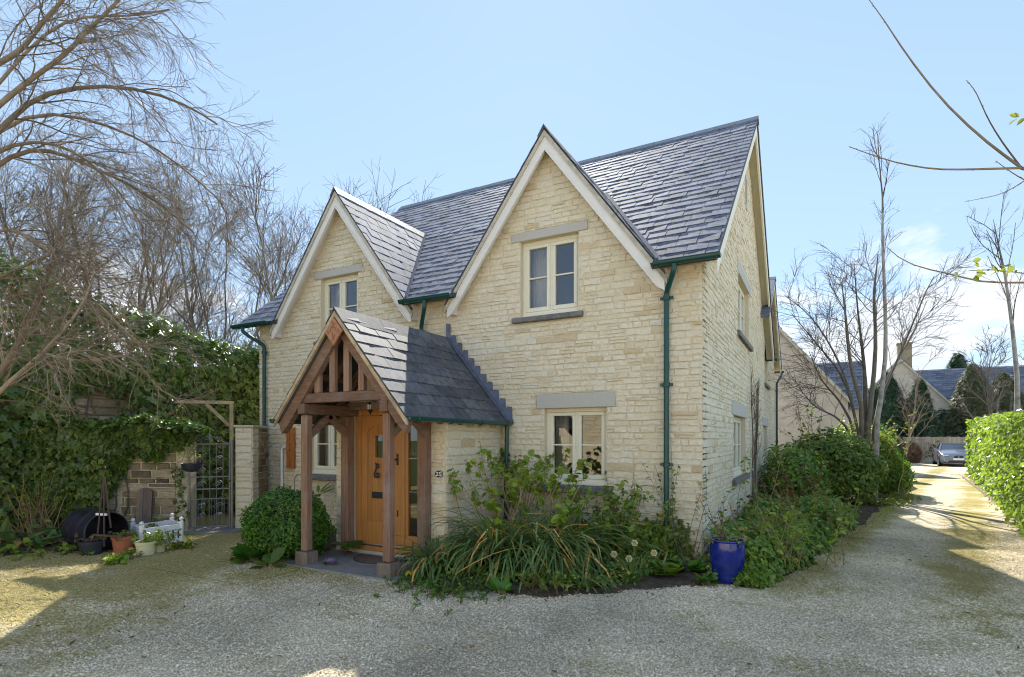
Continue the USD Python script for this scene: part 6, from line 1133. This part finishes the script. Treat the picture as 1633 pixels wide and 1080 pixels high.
# the near tree at the left, its limbs arching over the forecourt
def arching_tree():
    base = at(-205, 850, 7.0) * [1, 1, 0]; p = thing('arching_tree', 'big leafless tree whose drooping limbs arch in from the left edge', 'tree', base); T = Tree(401)
    tp, tr = T.limb(base, [0.05, 0.05, 1], 5.6, .26, 0, k=12, wob=.05, r1=.12)
    put('trunk', T.mesh((0,)), 'bark_grey', p, smooth=True); T.L.clear()
    def poly(px, d0, d1, r0, r1, n=14):
        px = np.array(px, float); t = np.linspace(0, 1, len(px)); q = np.linspace(0, 1, n); uu = np.interp(q, t, px[:, 0]); vv = np.interp(q, t, px[:, 1]); from_ = np.array([at(u, v, d0 + (d1 - d0) * k) for u, v, k in zip(uu, vv, q)])
        for _ in range(2): from_[1:-1] = .25 * from_[:-2] + .5 * from_[1:-1] + .25 * from_[2:]
        return from_, np.linspace(r0, r1, n)
    LIMBS = [([(-205, 420), (-90, 300), (0, 213), (36, 160), (92, 142), (172, 132), (250, 146), (310, 172), (346, 198)], 6.9, 7.6, 0.040, .012),
             ([(-205, 380), (-100, 260), (0, 165), (53, 120), (110, 90), (142, 40), (190, 8), (215, -40)], 6.9, 6.5, 0.036, .014),
             ([(-205, 300), (-90, 150), (0, 98), (38, 84), (53, 50), (80, 22), (107, -4), (130, -50)], 6.9, 6.0, 0.036, .016),
             ([(-205, 500), (-90, 330), (0, 252), (44, 236), (93, 236), (147, 270), (200, 286), (266, 330), (310, 372)], 7.0, 8.0, 0.036, .012),
             ([(-205, 470), (-80, 300), (0, 228), (75, 222), (130, 245), (190, 300), (230, 365)], 6.9, 7.4, 0.030, .010),
             ([(-205, 600), (-80, 400), (0, 360), (36, 368), (84, 404), (133, 458), (165, 520)], 6.8, 7.0, 0.030, .010),
             ([(-205, 640), (-60, 470), (0, 442), (62, 413), (92, 402)], 6.8, 6.6, 0.023, .012),
             ([(-190, 760), (-40, 660), (8, 580), (40, 535), (74, 447), (89, 400), (97, 330)], 6.6, 6.9, .05, .012),
             ([(-190, 770), (-60, 700), (0, 618), (40, 590), (92, 540), (140, 480), (150, 430)], 6.7, 6.2, .035, .008),
             ([(-205, 400), (-90, 240), (0, 130), (60, 60), (120, 20), (200, 30), (270, 15)], 7.0, 7.2, 0.026, .009),
             ([(-205, 430), (-60, 250), (30, 175), (110, 180), (190, 205), (262, 240), (330, 300), (360, 330)], 7.2, 8.3, 0.030, .008)]
    for px, d0, d1, r0, r1 in LIMBS:
        P_, R_ = poly(px, d0, d1, r0, r1); v, f = tubes(P_[None], R_[None], 8); put('limb', MB().add(v, f, T.r.random()), 'bark_grey', p, smooth=True)
        for a, b in T.sprout(P_, R_, 1, 19, 1.2, ang=.8, grav=-.05, wob=.14, rk=.42, lo=.28, rmin=.0055, side=RT * .25):
            for c, d in T.sprout(a, b, 2, 8, .6, ang=.75, grav=-.07, wob=.18, rk=.5, lo=.15, rmin=.003): T.sprout(c, d, 3, 4, .26, ang=.7, grav=-.04, wob=.22, rk=.6, lo=.2, rmin=.002)
    # the limb bent down over the garden wall, with its tangle of shoots
    for px, d0, d1 in (([(60, 560), (130, 585), (200, 560), (222, 575), (245, 620), (300, 650), (352, 618)], 8.2, 8.8), ([(150, 480), (215, 545), (236, 560), (262, 540), (310, 560), (330, 600)], 8.4, 8.9), ([(0, 560), (50, 580), (120, 578), (180, 560), (215, 555)], 8.0, 8.5)):
        P_, R_ = poly(px, d0, d1, .024, .006); T.add(P_, R_, 1)
        for a, b in T.sprout(P_, R_, 2, 22, .75, ang=.9, grav=-.03, wob=.2, rk=.45, lo=.25, rmin=.004): T.sprout(a, b, 3, 5, .25, ang=.8, grav=-.02, wob=.25, rmin=.0025)
    put('shoots', T.mesh((1, 2, 3)), 'bark_grey', p, kind='stuff')
arching_tree()
# right: multi stemmed tree, birches, thin trees, overhanging branch
def multi_stem():
    base = at(1378, 740, 16.2) * [1, 1, 0]; p = thing('multi_stem_tree', 'dark multi stemmed leafless tree behind the laurel at the side of the drive', 'tree', base); T = Tree(411); w0 = (base - C) @ FW
    STEMS = [[(1376, 700), (1374, 640), (1356, 590), (1350, 520), (1346, 480), (1342, 450)], [(1378, 700), (1380, 620), (1376, 560), (1368, 500), (1362, 420)], [(1380, 700), (1392, 620), (1398, 540), (1392, 470), (1398, 430), (1400, 405)], [(1370, 690), (1352, 610), (1325, 550), (1290, 500), (1250, 470)],
             [(1372, 690), (1345, 600), (1300, 545), (1262, 500)], [(1384, 690), (1410, 610), (1440, 560), (1462, 520), (1478, 480)], [(1384, 690), (1420, 600), (1450, 530), (1474, 470), (1490, 440)], [(1372, 700), (1340, 640), (1308, 605), (1290, 560)], [(1366, 700), (1335, 665), (1300, 650), (1275, 620)]]
    for i, px in enumerate(STEMS):
        px = np.array(px, float); q = np.linspace(0, 1, 12); t = np.linspace(0, 1, len(px)); dd = T.r.uniform(-1.3, 1.3); P_ = np.array([at(np.interp(k, t, px[:, 0]), np.interp(k, t, px[:, 1]), w0 + dd * k) for k in q]); P_[0] = base + T.r.normal(0, .08, 3) * [1, 1, 0]
        for _ in range(1): P_[1:-1] = .25 * P_[:-2] + .5 * P_[1:-1] + .25 * P_[2:]
        R_ = np.linspace(.075 if i < 3 else .04, .008, 12); v, f = tubes(P_[None], R_[None], 8); put('stem', MB().add(v, f, T.r.random()), 'bark_dark', p, smooth=True)
        for a, b in T.sprout(P_, R_, 1, 12, 1.5, ang=.85, grav=.02, wob=.10, rk=.42, lo=.35, rmin=.008, side=[0, 0, .12]):
            for c, d in T.sprout(a, b, 2, 7, .8, ang=.7, grav=.0, wob=.15, rk=.5, lo=.2, rmin=.005): T.sprout(c, d, 3, 3, .3, ang=.7, wob=.2, rmin=.0035)
    put('branches', T.mesh((1, 2, 3)), 'bark_dark', p, kind='stuff')
multi_stem()
def birch(label, pts_px, d, r0, seed, n1, l1, top_split=True):
    base = at(pts_px[0][0], 745, d) * [1, 1, 0]; p = thing('birch', label, 'tree', base); T = Tree(seed); px = np.array(pts_px, float); q = np.linspace(0, 1, 16); t = np.linspace(0, 1, len(px)); P_ = np.array([at(np.interp(k, t, px[:, 0]), np.interp(k, t, px[:, 1]), d) for k in q]); P_[0] = base
    R_ = np.concatenate([np.linspace(r0, r0 * .5, 9), np.linspace(r0 * .45, r0 * .08, 7)]); v, f = tubes(P_[None, :11], R_[None, :11], 10); put('trunk', MB().add(v, f), 'bark_birch', p, smooth=True); T.add(P_[10:], R_[10:], 1)
    L = T.sprout(P_, R_, 1, n1, l1, ang=.42, grav=.05, wob=.06, rk=.4, lo=.38, rmin=.012)
    for a, b in L:
        for c, dd in T.sprout(a, b, 2, 5, .6, ang=.6, grav=.03, wob=.12, rk=.5, lo=.2, rmin=.005): T.sprout(c, dd, 3, 2, .3, ang=.6, wob=.2, rmin=.004)
    put('branches', T.mesh((1, 2, 3)), 'bark_dark', p, kind='stuff')
birch('tall slim white barked birch in front of the multi stemmed tree', [(1395, 690), (1404, 640), (1413, 560), (1411, 470), (1407, 380), (1408, 320), (1403, 270), (1400, 230)], 15.4, .072, 421, 10, 1.3)
birch('slim pale birch rising behind the hedge near the right edge', [(1622, 690), (1622, 600), (1614, 520), (1603, 440), (1592, 390), (1584, 350)], 15.0, .07, 422, 10, 1.7)
b = at(1585, 740, 36) * [1, 1, 0]; bare_tree('bare_bush', 'leafless bushy tree behind the hedge right of the car', b, 6.9, .16, 431, n1=20, n2=9, n3=4, l1=.5, ang=.55, up=.04, lo=.12, rmin=.010, mat='bark_dark')
b = at(1625, 740, 33) * [1, 1, 0]; bare_tree('bare_bush', 'leafless twiggy tree at the right edge above the hedge', b, 6.4, .14, 432, n1=18, n2=9, n3=4, l1=.5, ang=.6, up=.03, lo=.12, rmin=.010, mat='bark_dark')
b = at(1440, 740, 30) * [1, 1, 0]; bare_tree('bare_bush', 'thin leafless sapling left of the conical conifer', b, 5.5, .07, 433, n1=14, n2=7, n3=3, l1=.4, ang=.5, up=.03, lo=.2, rmin=.007)
def overhang():
    base = at(2080, 900, 3.5) * [1, 1, 0]; p = thing('overhanging_tree', 'young tree off the right edge reaching thin budding branches into view', 'tree', base); T = Tree(441); d = 3.2; node = at(1629, 268, d); f1 = base + [0, 0, 2.3]
    P_, R_ = T.limb(base, [0, 0, 1], 4.2, .06, 0, k=10, wob=.03, r1=.02); put('trunk', T.mesh((0,)), 'bark_grey', p, smooth=True); T.L.clear()
    def run(px, d0, d1, r0, r1, start=None, n=12):
        px = np.array(px, float); q = np.linspace(0, 1, n); t = np.linspace(0, 1, len(px)); A = np.array([at(np.interp(k, t, px[:, 0]), np.interp(k, t, px[:, 1]), d0 + (d1 - d0) * k) for k in q])
        if start is not None: A[0] = start
        A[1:-1] = .25 * A[:-2] + .5 * A[1:-1] + .25 * A[2:]; R = np.linspace(r0, r1, n); v, f = tubes(A[None], R[None], 7); m = MB().add(v, f, T.r.random()); 
        for k in range(1, n - 1):
            for _ in range(2): e = unit(T.r.normal(0, 1, 3)); q_ = A[k] + (A[k + 1] - A[k]) * T.r.random(); m.tube([q_, q_ + e * .007 + unit(A[k + 1] - A[k]) * .008], [R[k] * .9, .001], 5, T.r.random())
        put('branch', m, 'bark_grey', p, smooth=True); return A
    run([(2080, 420), (1850, 330), (1720, 292), (1629, 268)], 3.5, d, .022, .009, P_[6]); run([(1629, 268), (1570, 225), (1500, 160), (1440, 80), (1412, 35), (1386, 0)], d, d + .25, .008, .0022, node); run([(1629, 268), (1560, 270), (1490, 271), (1420, 258), (1354, 234)], d, d - .2, .007, .002, node)
    run([(1629, 268), (1600, 230), (1575, 190), (1556, 145), (1541, 128)], d, d + .1, .005, .0015, node); run([(1720, 330), (1660, 300), (1620, 280), (1588, 257)], 3.3, 3.0, .005, .0015); run([(1720, 270), (1650, 278), (1600, 310), (1538, 322)], 3.35, 3.5, .005, .0012)
    A = run([(1850, 440), (1700, 452), (1633, 450), (1570, 453), (1530, 440), (1490, 432), (1440, 420), (1415, 395)], 3.5, 2.9, .008, .0016); A2 = run([(1700, 452), (1633, 436), (1585, 430), (1545, 432)], 3.2, 3.0, .004, .002)
    for a, b in (((1636, 186), .05), ((1640, 184), .04)): pass
    r = T.r
    for u, v, s in ((1524, 437, .05), (1537, 425, .035), (1550, 418, .045), (1560, 440, .05), (1572, 437, .04), (1592, 432, .055), (1602, 428, .05), (1612, 424, .05), (1622, 428, .045), (1632, 184, .05), (1628, 188, .04)):
        c = at(u, v, 3.02); 
        for _ in range(2): put('leaf', leaves([c + r.normal(0, .008, 3)], [unit(r.normal(0, 1, 3) + EZ + (C - c) * .3)], s, r, 'oval', .2, 0, along=[unit(r.normal(0, 1, 3) - RT)]), 'lime_leaf', p)
overhang()
# rough grass beyond the walls and at the far end
matte('grass_field', [(0, (.05, .075, .02)), (1, (.09, .11, .03))], rough=.95, grain=.4, gscale=3, bump=.6, bscale=12, bdist=.05, spec=.1)
fg = MB().box((-390, -290, -.02), (BXW - .5, 480, .03)).box((-390, 47, -.021), (390, 480, .031)); put('rough_grass', fg, 'grass_field', kind='structure')

# ------------------------------------------------------------------ across the forecourt, behind the lens: what the front windows mirror
def opposite():
    p = thing('opposite_house', 'sunlit cream stone house across the forecourt, mirrored in the front windows', 'house', (-2, -15, 0)); r = np.random.default_rng(141)
    ops = [(-7.5, 1, 1.2, 1.2), (-3.4, 1, 1.2, 1.2), (2.2, 1, 1.2, 1.2), (-7.5, 3.4, 1.1, 1.0), (-3.4, 3.4, 1.1, 1.0), (2.2, 3.4, 1.1, 1.0)]
    wl = sbox(-11, -.1, 6, 5.0); put('wall', MB().prism(wl, (0, -14, 0), EX, EZ, EY, -.3, 0), 'mortar', p); m = MB()
    for q in stones(wl.difference(unary_union([sbox(x - w / 2, z, x + w / 2, z + h) for x, z, w, h in ops])), (0, -14, 0), EX, EZ, EY, r, hs=(.14, .2), ls=(.3, .7), proud=(.008, .02)): m.add(*q.get())
    put('stonework', m, 'stone', p, kind='stuff'); put('wall', MB().box((-11, -20, 0), (-10.7, -14.3, 5)).box((5.7, -20, 0), (6, -14.3, 5)), 'mortar', p)
    for s in (-1, 1): put('roof_slope', MB().prism(Polygon([(0, 0), (0, .12), (3.6 * s, .12 - 3), (3.6 * s, -3)]), (-11.2, -17.2, 7.6), EY, EZ, EX, 0, 17.4), 'slate', p)
    for x, z, w, h in ops: window((x - w / 2, x + w / 2, z, z + h), (0, -14, 0), EX, EY, 2, parent=p)
opposite()
conifer('dark conifer across the forecourt, mirrored in the upper right window', (7.6, -15.5, 0), 9.5, 2.2, 5000, 'conifer', 68, .35, power=.8)
# fallen leaves, twigs and moss along the edges of the beds
def litter():
    r = np.random.default_rng(151); P_ = []
    for poly, n in ((bed_front, 2600), (bed_left, 900), (bed_porch, 350), (verge_r, 900)):
        c = np.array(poly.exterior.coords); L = np.r_[0, np.cumsum(np.linalg.norm(np.diff(c, axis=0), axis=1))]; t = r.uniform(0, L[-1], n); q = np.stack([np.interp(t, L, c[:, k]) for k in (0, 1)], 1) + r.normal(0, .16, (n, 2)); P_.append(q)
    q = np.vstack(P_); k = ~((q[:, 0] < .05) & (q[:, 1] > -.05) & (q[:, 0] > -8.8)) & ~((q[:, 0] > BX0) & (q[:, 0] < BX1) & (q[:, 1] > -2.6)); q = q[k]; z = gz(q[:, 0], q[:, 1]) + .025 + .02 * r.random(len(q))
    e_ = np.stack([r.uniform(-7, 3.5, 420), r.uniform(-6.5, 3, 420)], 1); q = np.vstack([q, e_[(e_[:, 1] < -2.7) | (e_[:, 0] > 1.2)]]); z = gz(q[:, 0], q[:, 1]) + .02 + .02 * r.random(len(q))
    put('leaf_litter', leaves(np.c_[q, z], np.tile([0, 0, 1.], (len(q), 1)), .045, r, 'long', .5, .1), 'litter', label='brown leaf litter strewn along the edges of the soil beds', cat='leaf litter', kind='stuff'); m = MB()
    for i in range(260): a = np.r_[q[r.integers(len(q))], .03]; e = r.normal(0, .1, 3) * [1, 1, .25]; m.tube([a, a + e * .5 + [0, 0, .02], a + e], [.003, .0025, .0015], 4, r.random())
    put('dead_twigs', m, 'cane', label='small dead twigs lying along the front edge of the bed', cat='twigs', kind='stuff')
litter()
ea, eb = np.array([4.12, .5, 0]), np.array([6.75, 23, 0]); put('edging_board', MB().beam(ea + EZ * .03, eb + EZ * .03, .03, .10, .004), 'old_plank', label='weathered timber edging board between drive and hedge', cat='edging')

bush('garden_shrub', 'leafy green shrub glimpsed through the iron gate bars', 'shrub', (-10.1, .9, 0), (.55, .8, .7), 1800, .08, 'fresh_leaf', 171, inner=.4)

def bed_cover():
    """Low leafy growth over the bare soil of the front bed."""
    from shapely import points, contains
    r = np.random.default_rng(181); n = 9000; q = np.stack([r.uniform(-2.95, .7, n), r.uniform(-2.5, 0, n)], 1); k = contains(bed_front.buffer(-.10), points(q)) & (meshkit.fbm(np.c_[q * 1.8, np.zeros(n)], 3, 91) > .40); q = q[k]; h = .26 * meshkit.fbm(np.c_[q * 3, np.zeros(len(q))], 3, 92)
    put('bed_ground_cover', leaves(np.c_[q, .05 + h * r.random(len(q))], np.tile([0, -.3, 1.], (len(q), 1)), .06, r, 'oval', .6, .2), 'ground_leaf', label='low leafy growth covering the soil between the plants of the front bed', cat='ground cover', kind='stuff')
bed_cover()
